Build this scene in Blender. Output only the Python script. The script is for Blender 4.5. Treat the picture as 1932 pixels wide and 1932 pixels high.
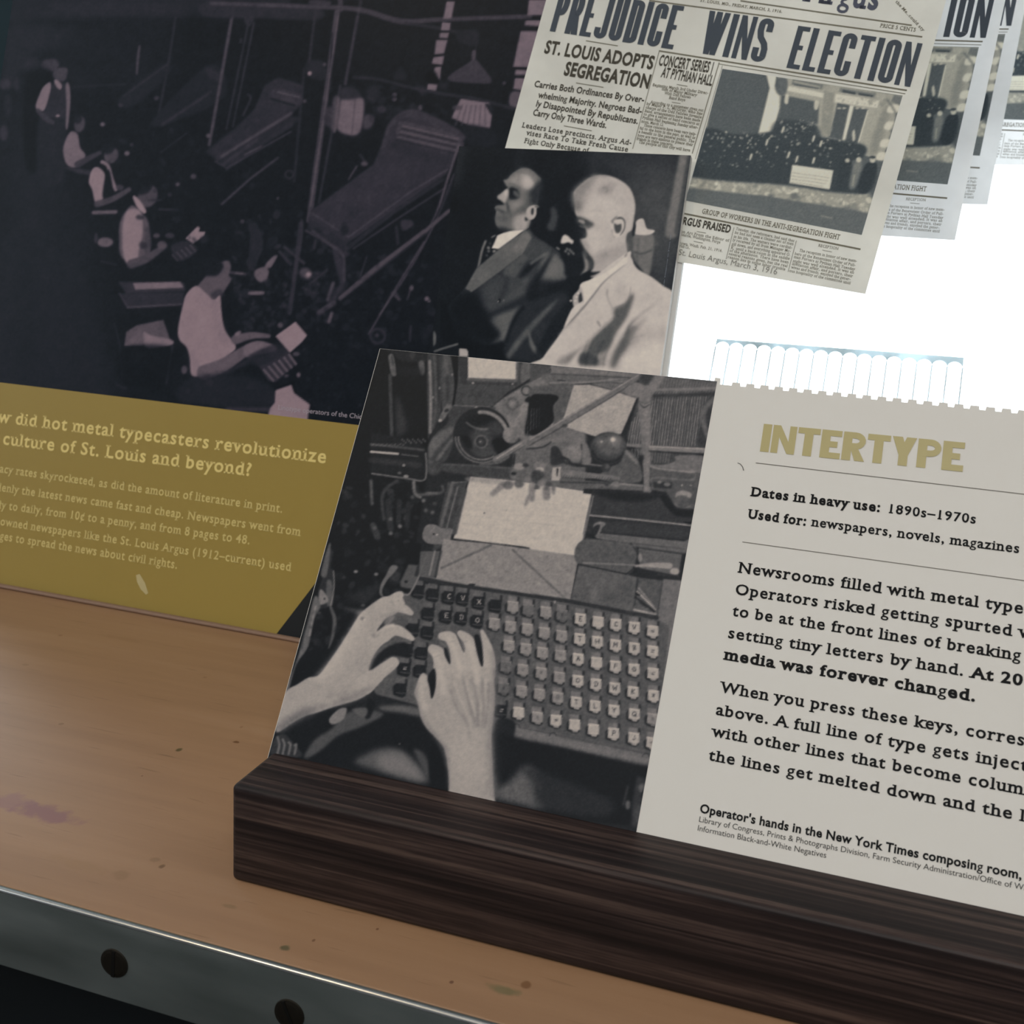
import bpy, bmesh, math
import numpy as np
from mathutils import Vector, Matrix

# ------------------------------------------------------------------ clear, camera, world, lights, exposure
for o in list(bpy.data.objects):
    bpy.data.objects.remove(o, do_unlink=True)
scene = bpy.context.scene
COL = scene.collection
FPX, CPX = 2100.0, 966.0                     # focal length and centre in pixels of a 1932 px square frame
# camera axes found from the vanishing points: rows are world X (along the sign base), Y (away), Z (up)
BAS = np.array([[0.94892781, 0.13071686, -0.28713954], [0.30953762, -0.20973652, 0.92746809], [0.06101206, -0.96898075, -0.23948661]])
CAM = np.array([0.19478241, -0.31288057, 0.2309044])
cd = bpy.data.cameras.new('camera')
cd.sensor_width = 36
cd.lens = 36 * FPX / 1932
cd.clip_start = .01
cd.dof.use_dof = True
cd.dof.focus_distance = .455
cd.dof.aperture_fstop = 24
cam = bpy.data.objects.new('camera', cd)
COL.objects.link(cam)
right, up_, back = BAS[:, 0], -BAS[:, 1], -BAS[:, 2]
cam.matrix_world = Matrix([[right[i], up_[i], back[i], CAM[i]] for i in range(3)] + [[0, 0, 0, 1]])
scene.camera = cam

world = bpy.data.worlds.new('overcast_sky')
scene.world = world
world.use_nodes = True
bg = world.node_tree.nodes['Background']
bg.inputs[0].default_value = (.90, .96, 1.0, 1)
bg.inputs[1].default_value = 4.2

vs = scene.view_settings
vs.view_transform = 'Standard'
vs.look = 'None'
vs.gamma = 1
vs.use_curve_mapping = False
vs.exposure = -0.33
scene.cycles.max_bounces = 8
scene.cycles.transparent_max_bounces = 12


def area(name, loc, target, size, power, color, sy=None):
    l = bpy.data.lights.new(name, 'AREA')
    l.shape = 'RECTANGLE'
    l.size, l.size_y = size, sy or size
    l.energy = power
    l.color = color
    o = bpy.data.objects.new(name, l)
    COL.objects.link(o)
    o.location = loc
    o.rotation_euler = (Vector(target) - Vector(loc)).to_track_quat('-Z', 'Y').to_euler()
    return o


area('front_fill_light', (.55, -1.5, 1.55), (.15, .1, .1), 1.1, 26, (1.0, .975, .94))  # unseen area light added as soft front fill for the boards
area('side_window_light', (-1.9, -.7, .9), (0, .05, .05), 1.3, 12, (.86, .94, 1.0))
area('warm_pendant_lamp', (-.62, -.62, 1.35), (.03, 0, 0), .12, 3.6, (1.0, .80, .55))
# ------------------------------------------------------------------ helpers
def V(*a):
    return np.array(a, float)


def hit(px, py, O, n):
    """point where the sight line of a traced pixel meets a real plane"""
    r = BAS @ V((px - CPX) / FPX, (py - CPX) / FPX, 1)
    return CAM + r * ((O - CAM) @ n) / (r @ n)


def project(P):
    c = (P - CAM) @ BAS
    return CPX + FPX * c[..., 0] / c[..., 2], CPX + FPX * c[..., 1] / c[..., 2]


class Plane:
    """a flat board: origin, e1 (right), e2 (up the board); normal faces the viewer"""
    def __init__(s, O, e1, e2):
        s.O, s.e1, s.e2 = V(*O), V(*e1), V(*e2)
        s.e1 /= np.linalg.norm(s.e1)
        s.e2 /= np.linalg.norm(s.e2)
        s.n = np.cross(s.e1, s.e2)
        if s.n @ (CAM - s.O) < 0:
            s.n = -s.n

    def uv(s, px, py):
        q = hit(px, py, s.O, s.n) - s.O
        return V(q @ s.e1, q @ s.e2)

    def at(s, u, v, off=0.):
        return s.O + s.e1 * u + s.e2 * v + s.n * off

    def matrix(s):
        return Matrix([[s.e1[i], s.e2[i], s.n[i], s.O[i]] for i in range(3)] + [[0, 0, 0, 1]])


def empty(name, mw=None, **props):
    o = bpy.data.objects.new(name, None)
    COL.objects.link(o)
    o.empty_display_size = .02
    if mw is not None:
        o.matrix_world = mw
    for k, v in props.items():
        o[k] = v
    return o


def mesh_obj(name, verts, faces, mat=None, parent=None, **props):
    """verts in the parent's local space (or world when top level)"""
    me = bpy.data.meshes.new(name)
    me.from_pydata([tuple(map(float, v)) for v in verts], [], [tuple(f) for f in faces])
    me.update()
    if mat:
        me.materials.append(mat)
    o = bpy.data.objects.new(name, me)
    COL.objects.link(o)
    if parent:
        o.parent = parent
    for k, v in props.items():
        o[k] = v
    return o


def box_vf(x0, x1, y0, y1, z0, z1):
    v = [(x, y, z) for z in (z0, z1) for y in (y0, y1) for x in (x0, x1)]
    f = [(0, 2, 3, 1), (4, 5, 7, 6), (0, 1, 5, 4), (2, 6, 7, 3), (0, 4, 6, 2), (1, 3, 7, 5)]
    return v, f


def bevel(o, w, seg=3, angle=30):
    bm = bmesh.new()
    bm.from_mesh(o.data)
    es = [e for e in bm.edges if len(e.link_faces) == 2 and e.calc_face_angle(0) > math.radians(angle)]
    bmesh.ops.bevel(bm, geom=es, offset=w, segments=seg, profile=.5, affect='EDGES')
    bm.normal_update()
    bm.to_mesh(o.data)
    bm.free()
    for p in o.data.polygons:
        p.use_smooth = True
    return o


def prism(outline, z0, z1):
    """closed outline (x, y) extruded along z; front face at z1"""
    n = len(outline)
    v = [(x, y, z1) for x, y in outline] + [(x, y, z0) for x, y in outline]
    f = [tuple(range(n)), tuple(range(2 * n - 1, n - 1, -1))]
    f += [(i, n + i, n + (i + 1) % n, (i + 1) % n) for i in range(n)]
    return v, f


def lin(c):
    c = np.asarray(c, float)
    return np.where(c <= .04045, c / 12.92, ((c + .055) / 1.055) ** 2.4)


def srgb(r, g, b, gain=1.):
    return tuple(np.clip(lin(V(r, g, b) / 255) * gain, 0, .95)) + (1,)


def mat(name, color, rough=.5, metal=0., spec=.5):
    m = bpy.data.materials.new(name)
    m.use_nodes = True
    b = m.node_tree.nodes['Principled BSDF']
    b.inputs['Base Color'].default_value = color
    b.inputs['Roughness'].default_value = rough
    b.inputs['Metallic'].default_value = metal
    b.inputs['Specular IOR Level'].default_value = spec
    return m


class NT:
    def __init__(s, m):
        s.t = m.node_tree
        s.b = s.t.nodes['Principled BSDF']

    def n(s, typ, **kw):
        x = s.t.nodes.new(typ)
        for k, v in kw.items():
            if isinstance(k, str) and k.startswith('in_'):
                x.inputs[int(k[3:])].default_value = v
            else:
                setattr(x, k, v)
        return x

    def l(s, a, b):
        s.t.links.new(a, b)

    def ramp(s, src, stops):
        r = s.n('ShaderNodeValToRGB')
        el = r.color_ramp.elements
        while len(el) < len(stops):
            el.new(.5)
        for e, (p, c) in zip(el, stops):
            e.position, e.color = p, c
        s.l(src, r.inputs[0])
        return r.outputs[0]

    def mix(s, fac, a, b, mode='MIX'):
        m = s.n('ShaderNodeMix', data_type='RGBA', blend_type=mode)
        for i, x in ((0, fac), (6, a), (7, b)):
            if hasattr(x, 'links'):
                s.l(x, m.inputs[i])
            else:
                m.inputs[i].default_value = x
        return m.outputs[2]

    def math(s, op, a, b=None):
        m = s.n('ShaderNodeMath', operation=op)
        for i, x in enumerate((a, b)):
            if x is None:
                continue
            if hasattr(x, 'links'):
                s.l(x, m.inputs[i])
            else:
                m.inputs[i].default_value = x
        return m.outputs[0]


# ------------------------------------------------------------------ lettering: outlines of Blender's built-in font, slab serifs added
_fc = bpy.data.curves.new('lettering_probe', 'FONT')
_fo = bpy.data.objects.new('lettering_probe', _fc)
COL.objects.link(_fo)
_cache = {}


def _eval(body, off):
    _fc.body = body
    _fc.resolution_u = 3
    _fc.offset = off
    bpy.context.view_layer.update()
    ob = _fo.evaluated_get(bpy.context.evaluated_depsgraph_get())
    m = ob.to_mesh()
    v = np.array([(p.co.x, p.co.y) for p in m.vertices]).reshape(-1, 2)
    f = [tuple(p.vertices) for p in m.polygons]
    ob.to_mesh_clear()
    return v, f


SERIF = {}
for chs, spec in (('l', 'Cb2 Cc-'), ('i', 'Cb2 Cx-'), ('n', 'Lb2 Rb2 Lx-'), ('h', 'Lb2 Rb2 Lc-'), ('m', 'Lb2 Rb2 Mb2 Lx-'), ('r', 'Lb2 Lx-'), ('u', 'Lx- Rx- Rb+'), ('d', 'Rc- Rb+'), ('b', 'Lc-'),
                  ('p', 'Ld2 Lx-'), ('q', 'Rd2 Rx+'), ('k', 'Lb2 Lc- Rb2 Rx2'), ('f', 'Fb2'), ('j', 'Rx-'), ('y', 'Lx2 Rx2'), ('v', 'Lx2 Rx2'), ('w', 'Lx2 Rx2'), ('x', 'Lx2 Rx2 Lb2 Rb2'), ('a', 'Rb+'),
                  ('H', 'Lb2 Rb2 Lc2 Rc2'), ('I', 'Cb2 Cc2'), ('N', 'Lb2 Lc- Rc2'), ('M', 'Lb2 Rb2 Lc- Rc+'), ('U', 'Lc2 Rc2'), ('A', 'Lb2 Rb2'), ('K', 'Lb2 Lc2 Rb2 Rc2'), ('L', 'Lb- Lc2'), ('P', 'Lb2 Lc-'),
                  ('R', 'Lb2 Lc- Rb+'), ('D', 'Lb- Lc-'), ('B', 'Lb- Lc-'), ('E', 'Lb- Lc-'), ('F', 'Lb2 Lc-'), ('T', 'Cb2'), ('W', 'Lc2 Rc2'), ('V', 'Lc2 Rc2'), ('Y', 'Cb2 Lc2 Rc2'), ('X', 'Lb2 Rb2 Lc2 Rc2'), ('1', 'Rb2')):
    SERIF[chs] = spec.split()


def glyph(ch, off, slab):
    if ch == 'g':
        off = min(off, .008)
    key = (ch, off, slab)
    if key in _cache:
        return _cache[key]
    if ch == ' ':
        a = _eval('l l', off)[0][:, 0].max() - _eval('ll', off)[0][:, 0].max()
        g = (np.zeros((0, 2)), [], a + (.03 if slab else 0))
    else:
        v, f = _eval(ch, off)
        adv = _eval(ch + 'l', off)[0][:, 0].max() - _eval('l', off)[0][:, 0].max()
        f = list(f)
        if slab and ch in SERIF and len(v):
            st, th, ex = .085 + 2 * off, .062 + off, .078
            x0, x1 = v[:, 0].min(), v[:, 0].max()
            for s_ in SERIF[ch]:
                cx = {'L': x0 + st / 2, 'R': x1 - st / 2, 'C': (x0 + x1) / 2, 'M': (x0 + x1) / 2, 'F': x0 + .14 + off}[s_[0]]
                if s_[1] == 'd':
                    yb, yt = -.23 - off, -.23 - off + th
                else:
                    lvl = {'b': 0 - off, 'x': .449 + off, 'c': .682 + off}[s_[1]]
                    yb, yt = (lvl, lvl + th) if s_[1] == 'b' else (lvl - th, lvl)
                a, b = {'2': (ex, ex), '-': (ex, 0), '+': (0, ex)}[s_[2]]
                if s_[0] == 'M':
                    a = b = ex * .6
                i = len(v)
                v = np.vstack([v, [(cx - st / 2 - a, yb), (cx + st / 2 + b, yb), (cx + st / 2 + b, yt), (cx - st / 2 - a, yt)]])
                f.append((i, i + 1, i + 2, i + 3))
        if slab and len(v):            # a Clarendon has a taller x-height than the built-in face
            y = v[:, 1]
            v = v.copy()
            v[:, 1] = np.interp(y, [-.3, 0, .449, .682, .9], [-.3, 0, .495, .69, .9])
        g = (v, f, adv + (.055 if slab else 0) + off)
    _cache[key] = g
    return g


CAPH = .682


def layout(s, off, slab):
    vs_, fs, x = [], [], 0.
    n = 0
    for ch in s:
        v, f, adv = glyph(ch, off, slab)
        if len(v):
            w = v.copy()
            w[:, 0] += x
            vs_.append(w)
            fs += [tuple(i + n for i in p) for p in f]
            n += len(v)
        x += adv
    return (np.vstack(vs_) if vs_ else np.zeros((0, 2))), fs, x


def block_glyph(ch, w, s):
    """condensed gothic poster letter, height 1, width w, stem s: list of polygons"""
    P = []
    def bar(x0, y0, x1, y1):
        P.append([(x0, y0), (x1, y0), (x1, y1), (x0, y1)])
    def stroke(pts):
        p = np.array(pts, float)
        d = np.gradient(p, axis=0)
        d /= np.maximum(np.linalg.norm(d, axis=1, keepdims=True), 1e-9)
        nrm = np.column_stack([-d[:, 1], d[:, 0]]) * s / 2
        a, b = p + nrm, p - nrm
        for i in range(len(p) - 1):
            P.append([tuple(a[i]), tuple(a[i + 1]), tuple(b[i + 1]), tuple(b[i])])
    def arc(cx, cy, rx, ry, a0, a1, n=9):
        return [(cx + rx * math.cos(math.radians(a0 + (a1 - a0) * i / n)), cy + ry * math.sin(math.radians(a0 + (a1 - a0) * i / n))) for i in range(n + 1)]
    m = w / 2
    t2 = min(s * .85, .21)
    S0 = s
    if ch in 'PRDS':
        s = min(s, .215)
    h = s / 2
    l, r, b, t = h, w - h, h, 1 - h
    R = (w - s) / 2
    if ch == 'I':
        bar(0, 0, s, 1); return P, s
    if ch in 'EL':
        bar(0, 0, s, 1); bar(0, 0, w, t2)
        if ch == 'E':
            bar(0, 1 - t2, w, 1); bar(0, .5 - t2 / 2, w * .82, .5 + t2 / 2)
    elif ch == 'T':
        bar(m - h, 0, m + h, 1); bar(0, 1 - t2, w, 1)
    elif ch == 'N':
        q = s * .8; bar(0, 0, q, 1); bar(w - q, 0, w, 1); P.append([(0, 1), (q * 1.05, 1), (w, 0), (w - q * 1.05, 0)])
    elif ch == 'W':
        q = s * .92
        for x0, x1 in ((0, w * .22), (w * .5 - q / 2, w * .22), (w * .5 - q / 2, w * .78 - q), (w - q, w * .78 - q)):
            P.append([(x1, 0), (x1 + q, 0), (x0 + q, 1), (x0, 1)])
    elif ch == 'Y':
        bar(m - h, 0, m + h, .45)
        P.append([(0, 1), (s * 1.1, 1), (m + h, .42), (m - h, .36)]); P.append([(w, 1), (w - s * 1.1, 1), (m - h, .42), (m + h, .36)])
    elif ch == 'O':
        stroke([(l, .5)] + arc(m, t - R, R, R, 180, 0) + [(r, .5)] + arc(m, b + R, R, R, 0, -180) + [(l, .5), (l, .52)])
    elif ch == 'U':
        stroke([(l, 1), (l, .5)] + arc(m, b + R, R, R, 180, 360) + [(r, .5), (r, 1)])
    elif ch == 'J':
        stroke([(r, 1), (r, .5)] + arc(m, b + R, R, R, 0, -180) + [(l, b + R + .12)])
    elif ch == 'C':
        stroke([(r, .66)] + arc(m, t - R, R, R, 0, 180) + [(l, .5)] + arc(m, b + R, R, R, 180, 360) + [(r, .36)])
    elif ch == 'D':
        bar(0, 0, S0, 1); stroke([(h, t), (m, t)] + arc(m, t - R, R, R, 90, 0) + arc(m, b + R, R, R, 0, -90) + [(m, b), (h, b)])
    elif ch == 'S':
        stroke([(r, .70)] + arc(m, t - R, R, R, 0, 180) + [(l, .70), (l + R * .4, .56), (r - R * .4, .42), (r, .30)] + arc(m, b + R, R, R, 0, -180) + [(l, .32)])
    elif ch in 'PR':
        bar(0, 0, S0, 1)
        rr = min(R, (.5 - s) / 2 + h)
        y0 = .40 + h
        ry = (t - y0) / 2
        stroke([(h, t), (r - rr, t)] + arc(r - rr, (t + y0) / 2, rr, ry, 90, -90) + [(r - rr, y0), (h, y0)])
        if ch == 'R':
            P.append([(m - h, .42), (m + h * 1.3, .45), (w + S0 * .05, 0), (w - S0 * 1.05, 0)])
    return P, w


class Print:
    """lines of lettering and rules on one board, gathered into one flat mesh"""
    def __init__(s, pl, lift=.00015):
        s.pl, s.v, s.f, s.lift = pl, [], [], lift

    def text(s, main, a, b, cap, pre='', post='', off=0., slab=False, level=False):
        """main runs from traced point a to b; pre and post continue the line; cap = capital height in traced pixels"""
        A, B = s.pl.uv(*a), s.pl.uv(*b)
        if level:
            A[1] = B[1] = (A[1] + B[1]) / 2
        d = B - A
        L = np.linalg.norm(d)
        d /= L
        up = V(-d[1], d[0])
        mid = ((a[0] + b[0]) / 2, (a[1] + b[1]) / 2)
        m0, m1 = s.pl.uv(*mid), s.pl.uv(mid[0], mid[1] - cap)
        sy = abs((m1 - m0) @ up) / CAPH
        _, _, w = layout(main, off, slab)
        v, f, _ = layout(pre + main + post, off, slab)
        wp = layout(pre, off, slab)[2] if pre else 0
        sx = L / w
        n = len(s.v)
        for x, y in v:
            q = A + d * (x - wp) * sx + up * y * sy
            s.v.append((q[0], q[1], s.lift))
        s.f += [tuple(i + n for i in p) for p in f]

    def block(s, word, a, b, cap, w, stem, gap):
        A, B = s.pl.uv(*a), s.pl.uv(*b)
        d = B - A
        L = np.linalg.norm(d)
        d /= L
        up = V(-d[1], d[0])
        mid = ((a[0] + b[0]) / 2, (a[1] + b[1]) / 2)
        sy = abs((s.pl.uv(mid[0], mid[1] - cap) - s.pl.uv(*mid)) @ up)
        polys, x = [], 0.
        for ch in word:
            P, adv = block_glyph(ch, w * {'W': 1.5, 'T': 1.0, 'N': 1.08, 'Y': 1.05, 'E': .9, 'L': .86}.get(ch, 1.), stem)
            polys += [[(x + p[0], p[1]) for p in q] for q in P]
            x += adv + gap
        k = L / (x - gap)
        for iq, q in enumerate(polys):
            n = len(s.v)
            ar = sum(q[i][0] * q[(i + 1) % len(q)][1] - q[(i + 1) % len(q)][0] * q[i][1] for i in range(len(q)))
            if ar < 0:
                q = q[::-1]
            for px_, py_ in q:
                c = A + d * px_ * k + up * py_ * sy
                s.v.append((c[0], c[1], s.lift + 3e-6 * (iq % 24)))
            s.f.append(tuple(range(n, n + len(q))))

    def rule(s, a, b, w):
        A, B = s.pl.uv(*a), s.pl.uv(*b)
        d = (B - A) / np.linalg.norm(B - A)
        k = np.linalg.norm(s.pl.uv(a[0], a[1] + w) - A) / 2
        p = V(-d[1], d[0]) * k
        n = len(s.v)
        for q in (A - p, B - p, B + p, A + p):
            s.v.append((q[0], q[1], s.lift))
        s.f.append((n, n + 1, n + 2, n + 3))

    def build(s, name, m, parent, **props):
        return mesh_obj(name, s.v, s.f, m, parent, **props)


def picture(name, pl, corners, step, canvas, stops, gain, m, parent, lift=.0001, trim=None, **props):
    """a printed photograph: a fine grid on the board carrying the artwork as a colour attribute.
    corners: (u0, v0), (u1, v0), (u1, v1), (u0, v1) in board coordinates"""
    c = [V(*q) for q in corners]
    nu = max(2, int(np.linalg.norm(c[1] - c[0]) / step))
    nv = max(2, int(np.linalg.norm(c[3] - c[0]) / step))
    s_, t_ = np.meshgrid(np.linspace(0, 1, nu + 1), np.linspace(0, 1, nv + 1))
    S, T = s_[..., None], t_[..., None]
    uv = c[0] * (1 - S) * (1 - T) + c[1] * S * (1 - T) + c[2] * S * T + c[3] * (1 - S) * T
    P = pl.O + uv[..., :1] * pl.e1 + uv[..., 1:] * pl.e2
    x, y = project(P)
    x = np.clip(x - canvas.x0 - .5, 0, canvas.w - 1.01)
    y = np.clip(y - canvas.y0 - .5, 0, canvas.h - 1.01)
    img = lin(canvas.rgb(stops))
    ix, iy = x.astype(int), y.astype(int)
    fx, fy = (x - ix)[..., None], (y - iy)[..., None]
    col = (img[iy, ix] * (1 - fx) + img[iy, ix + 1] * fx) * (1 - fy) + (img[iy + 1, ix] * (1 - fx) + img[iy + 1, ix + 1] * fx) * fy
    col = np.clip(col * gain, 0, .92).reshape(-1, 3)
    n = (nu + 1) * (nv + 1)
    co = np.zeros((n, 3), np.float32)
    co[:, :2] = uv.reshape(-1, 2)
    co[:, 2] = lift
    i = np.arange(nu * nv)
    r0 = (i // nu) * (nu + 1) + i % nu
    quads = np.stack([r0, r0 + 1, r0 + nu + 2, r0 + nu + 1], 1).astype(np.int32)
    me = bpy.data.meshes.new(name)
    me.vertices.add(n)
    me.vertices.foreach_set('co', co.ravel())
    me.loops.add(quads.size)
    me.loops.foreach_set('vertex_index', quads.ravel())
    me.polygons.add(len(quads))
    me.polygons.foreach_set('loop_start', np.arange(0, quads.size, 4, dtype=np.int32))
    me.polygons.foreach_set('loop_total', np.full(len(quads), 4, np.int32))
    me.update(calc_edges=True)
    at = me.color_attributes.new('print', 'FLOAT_COLOR', 'POINT')
    at.data.foreach_set('color', np.column_stack([col, np.ones(n)]).astype(np.float32).ravel())
    me.materials.append(m)
    o = bpy.data.objects.new(name, me)
    COL.objects.link(o)
    o.parent = parent
    for k, v in props.items():
        o[k] = v
    return o
# ------------------------------------------------------------------ print artwork painter (pure numpy)
# The printed photographs on the boards are drawn here as tonal artwork (luminance 0..255).
class Canvas:
    def __init__(s, x0, y0, x1, y1, base):
        s.x0, s.y0 = x0, y0
        s.w, s.h = x1 - x0, y1 - y0
        s.a = np.full((s.h, s.w), float(base), np.float32)
        s.frame(0, 0, 1)
        s.rng = np.random.RandomState(7)

    def frame(s, ox, oy, k):
        s.ox, s.oy, s.k = ox, oy, k

    def _t(s, pts):
        p = np.asarray(pts, float).reshape(-1, 2) * s.k
        p[:, 0] += s.ox - s.x0
        p[:, 1] += s.oy - s.y0
        return p

    @staticmethod
    def _smooth(p, closed, n=6):
        m = len(p)
        out = []
        rng = range(m) if closed else range(m - 1)
        for i in rng:
            if closed:
                a, b, c, d = p[(i - 1) % m], p[i], p[(i + 1) % m], p[(i + 2) % m]
            else:
                a, b, c, d = p[max(i - 1, 0)], p[i], p[i + 1], p[min(i + 2, m - 1)]
            for j in range(n):
                t = j / n
                out.append(0.5 * (2 * b + (c - a) * t + (2 * a - 5 * b + 4 * c - d) * t * t + (3 * b - a - 3 * c + d) * t ** 3))
        if not closed:
            out.append(p[-1])
        return np.array(out)

    @staticmethod
    def _blur(m, s):
        if s <= 0.05:
            return m
        r = max(1, int(s * 2.6 + .5))
        k = np.exp(-.5 * (np.arange(-r, r + 1) / s) ** 2)
        k /= k.sum()
        for ax in (0, 1):
            pad = [(0, 0), (0, 0)]
            pad[ax] = (r, r)
            q = np.pad(m, pad, mode='edge')
            n = m.shape[ax]
            o = np.zeros_like(m)
            for i, kv in enumerate(k):
                o += kv * (q[i:i + n, :] if ax == 0 else q[:, i:i + n])
            m = o
        return m

    def _mask(s, p, pad):
        x0 = int(max(0, math.floor(p[:, 0].min() - pad)))
        x1 = int(min(s.w, math.ceil(p[:, 0].max() + pad) + 1))
        y0 = int(max(0, math.floor(p[:, 1].min() - pad)))
        y1 = int(min(s.h, math.ceil(p[:, 1].max() + pad) + 1))
        if x1 <= x0 or y1 <= y0:
            return None
        W, H, SS = x1 - x0, y1 - y0, 3
        m = np.zeros((H, W), np.float32)
        q = np.roll(p, -1, axis=0)
        xa, ya, xb, yb = p[:, 0], p[:, 1], q[:, 0], q[:, 1]
        g = np.arange(W + 1, dtype=np.float32)
        for r in range(H):
            for sidx in range(SS):
                y = y0 + r + (sidx + .5) / SS
                c = ((ya <= y) & (yb > y)) | ((yb <= y) & (ya > y))
                if not c.any():
                    continue
                xs = np.sort(xa[c] + (y - ya[c]) * (xb[c] - xa[c]) / (yb[c] - ya[c])) - x0
                for i in range(0, len(xs) - 1, 2):
                    a, b = max(xs[i], 0), min(xs[i + 1], W)
                    if b <= a:
                        continue
                    ia, ib = int(a), min(int(b), W - 1)
                    if ia == ib:
                        m[r, ia] += (b - a) / SS
                    else:
                        m[r, ia] += (ia + 1 - a) / SS
                        m[r, ia + 1:ib] += 1 / SS
                        m[r, ib] += (b - ib) / SS
        return m, x0, y0, x1, y1

    def _put(s, res, col, al, blur):
        if res is None:
            return
        m, x0, y0, x1, y1 = res
        m = np.clip(s._blur(m, blur), 0, 1) * al
        v = s.a[y0:y1, x0:x1]
        s.a[y0:y1, x0:x1] = v * (1 - m) + col * m

    def poly(s, pts, col, al=1., blur=.7, sm=True):
        p = s._t(pts)
        if sm:
            p = s._smooth(p, True)
        s._put(s._mask(p, blur * 2.6 + 2), col, al, blur)

    def rect(s, x0, y0, x1, y1, col, al=1., blur=.6):
        s.poly([(x0, y0), (x1, y0), (x1, y1), (x0, y1)], col, al, blur, False)

    def line(s, pts, w, col, al=1., blur=.6, sm=True, closed=False):
        """stroke; w in frame units, a number or one per point"""
        p = s._t(pts)
        ws = np.full(len(p), float(w)) if np.isscalar(w) else np.asarray(w, float)
        ws = ws * s.k / 2
        if sm and len(p) > 2:
            p3 = s._smooth(np.column_stack([p, ws]), closed)
            p, ws = p3[:, :2], p3[:, 2]
        elif closed:
            p = np.vstack([p, p[:1]])
            ws = np.append(ws, ws[0])
        ws = np.maximum(ws, .25)
        pad = ws.max() + blur * 2.6 + 2
        x0 = int(max(0, p[:, 0].min() - pad)); x1 = int(min(s.w, p[:, 0].max() + pad + 1))
        y0 = int(max(0, p[:, 1].min() - pad)); y1 = int(min(s.h, p[:, 1].max() + pad + 1))
        if x1 <= x0 or y1 <= y0:
            return
        m = np.zeros((y1 - y0, x1 - x0), np.float32)
        for i in range(len(p) - 1):
            a, b = p[i], p[i + 1]
            pd = max(ws[i], ws[i + 1]) + 1.5
            u0 = int(max(x0, min(a[0], b[0]) - pd)); u1 = int(min(x1, max(a[0], b[0]) + pd + 1))
            v0 = int(max(y0, min(a[1], b[1]) - pd)); v1 = int(min(y1, max(a[1], b[1]) + pd + 1))
            if u1 <= u0 or v1 <= v0:
                continue
            Y, X = np.mgrid[v0:v1, u0:u1]
            X = X + .5; Y = Y + .5
            d = b - a
            L = max((d ** 2).sum(), 1e-6)
            t = np.clip(((X - a[0]) * d[0] + (Y - a[1]) * d[1]) / L, 0, 1)
            dist = np.hypot(X - a[0] - t * d[0], Y - a[1] - t * d[1])
            c = np.clip(ws[i] + (ws[i + 1] - ws[i]) * t - dist + .5, 0, 1)
            sub = m[v0 - y0:v1 - y0, u0 - x0:u1 - x0]
            np.maximum(sub, c, out=sub)
        s._put((m, x0, y0, x1, y1), col, al, blur)

    def ell(s, cx, cy, rx, ry=None, col=0, al=1., blur=.7, rot=0):
        ry = rx if ry is None else ry
        t = np.linspace(0, 2 * math.pi, 28, endpoint=False)
        c, d = math.cos(math.radians(rot)), math.sin(math.radians(rot))
        x, y = rx * np.cos(t), ry * np.sin(t)
        s.poly(np.column_stack([cx + x * c - y * d, cy + x * d + y * c]), col, al, blur, False)

    def ring(s, cx, cy, r, w, col, al=1., blur=.6, ry=None):
        t = np.linspace(0, 2 * math.pi, 24, endpoint=False)
        s.line(np.column_stack([cx + r * np.cos(t), cy + (ry or r) * np.sin(t)]), w, col, al, blur, False, True)

    def speck(s, n, x0, y0, x1, y1, r, lo, hi, al=.8, blur=.8, clip=None):
        """clutter: small irregular blobs, e.g. machine parts or a crowd"""
        R = s.rng
        for i in range(n):
            cx, cy = R.uniform(x0, x1), R.uniform(y0, y1)
            if clip is not None and not clip(cx, cy):
                continue
            a = R.uniform(.4, 1) * r
            s.ell(cx, cy, a, a * R.uniform(.3, .9), R.uniform(lo, hi), al * R.uniform(.4, 1), blur, R.uniform(0, 180))

    def mottle(s, sig, amp, knee=100.):
        n = s._blur(s.rng.randn(s.h, s.w).astype(np.float32), sig)
        s.a += n / n.std() * amp * np.clip(s.a / knee, .2, 1)

    def grain(s, amp, sig=.6):
        n = s._blur(s.rng.randn(s.h, s.w).astype(np.float32), sig)
        s.a += n / n.std() * amp

    def rgb(s, stops):
        """tone curve -> sRGB 0..1"""
        L = [t[0] for t in stops]
        return np.dstack([np.interp(s.a, L, [t[1][i] for t in stops]) for i in range(3)]).astype(np.float32) / 255
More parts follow.
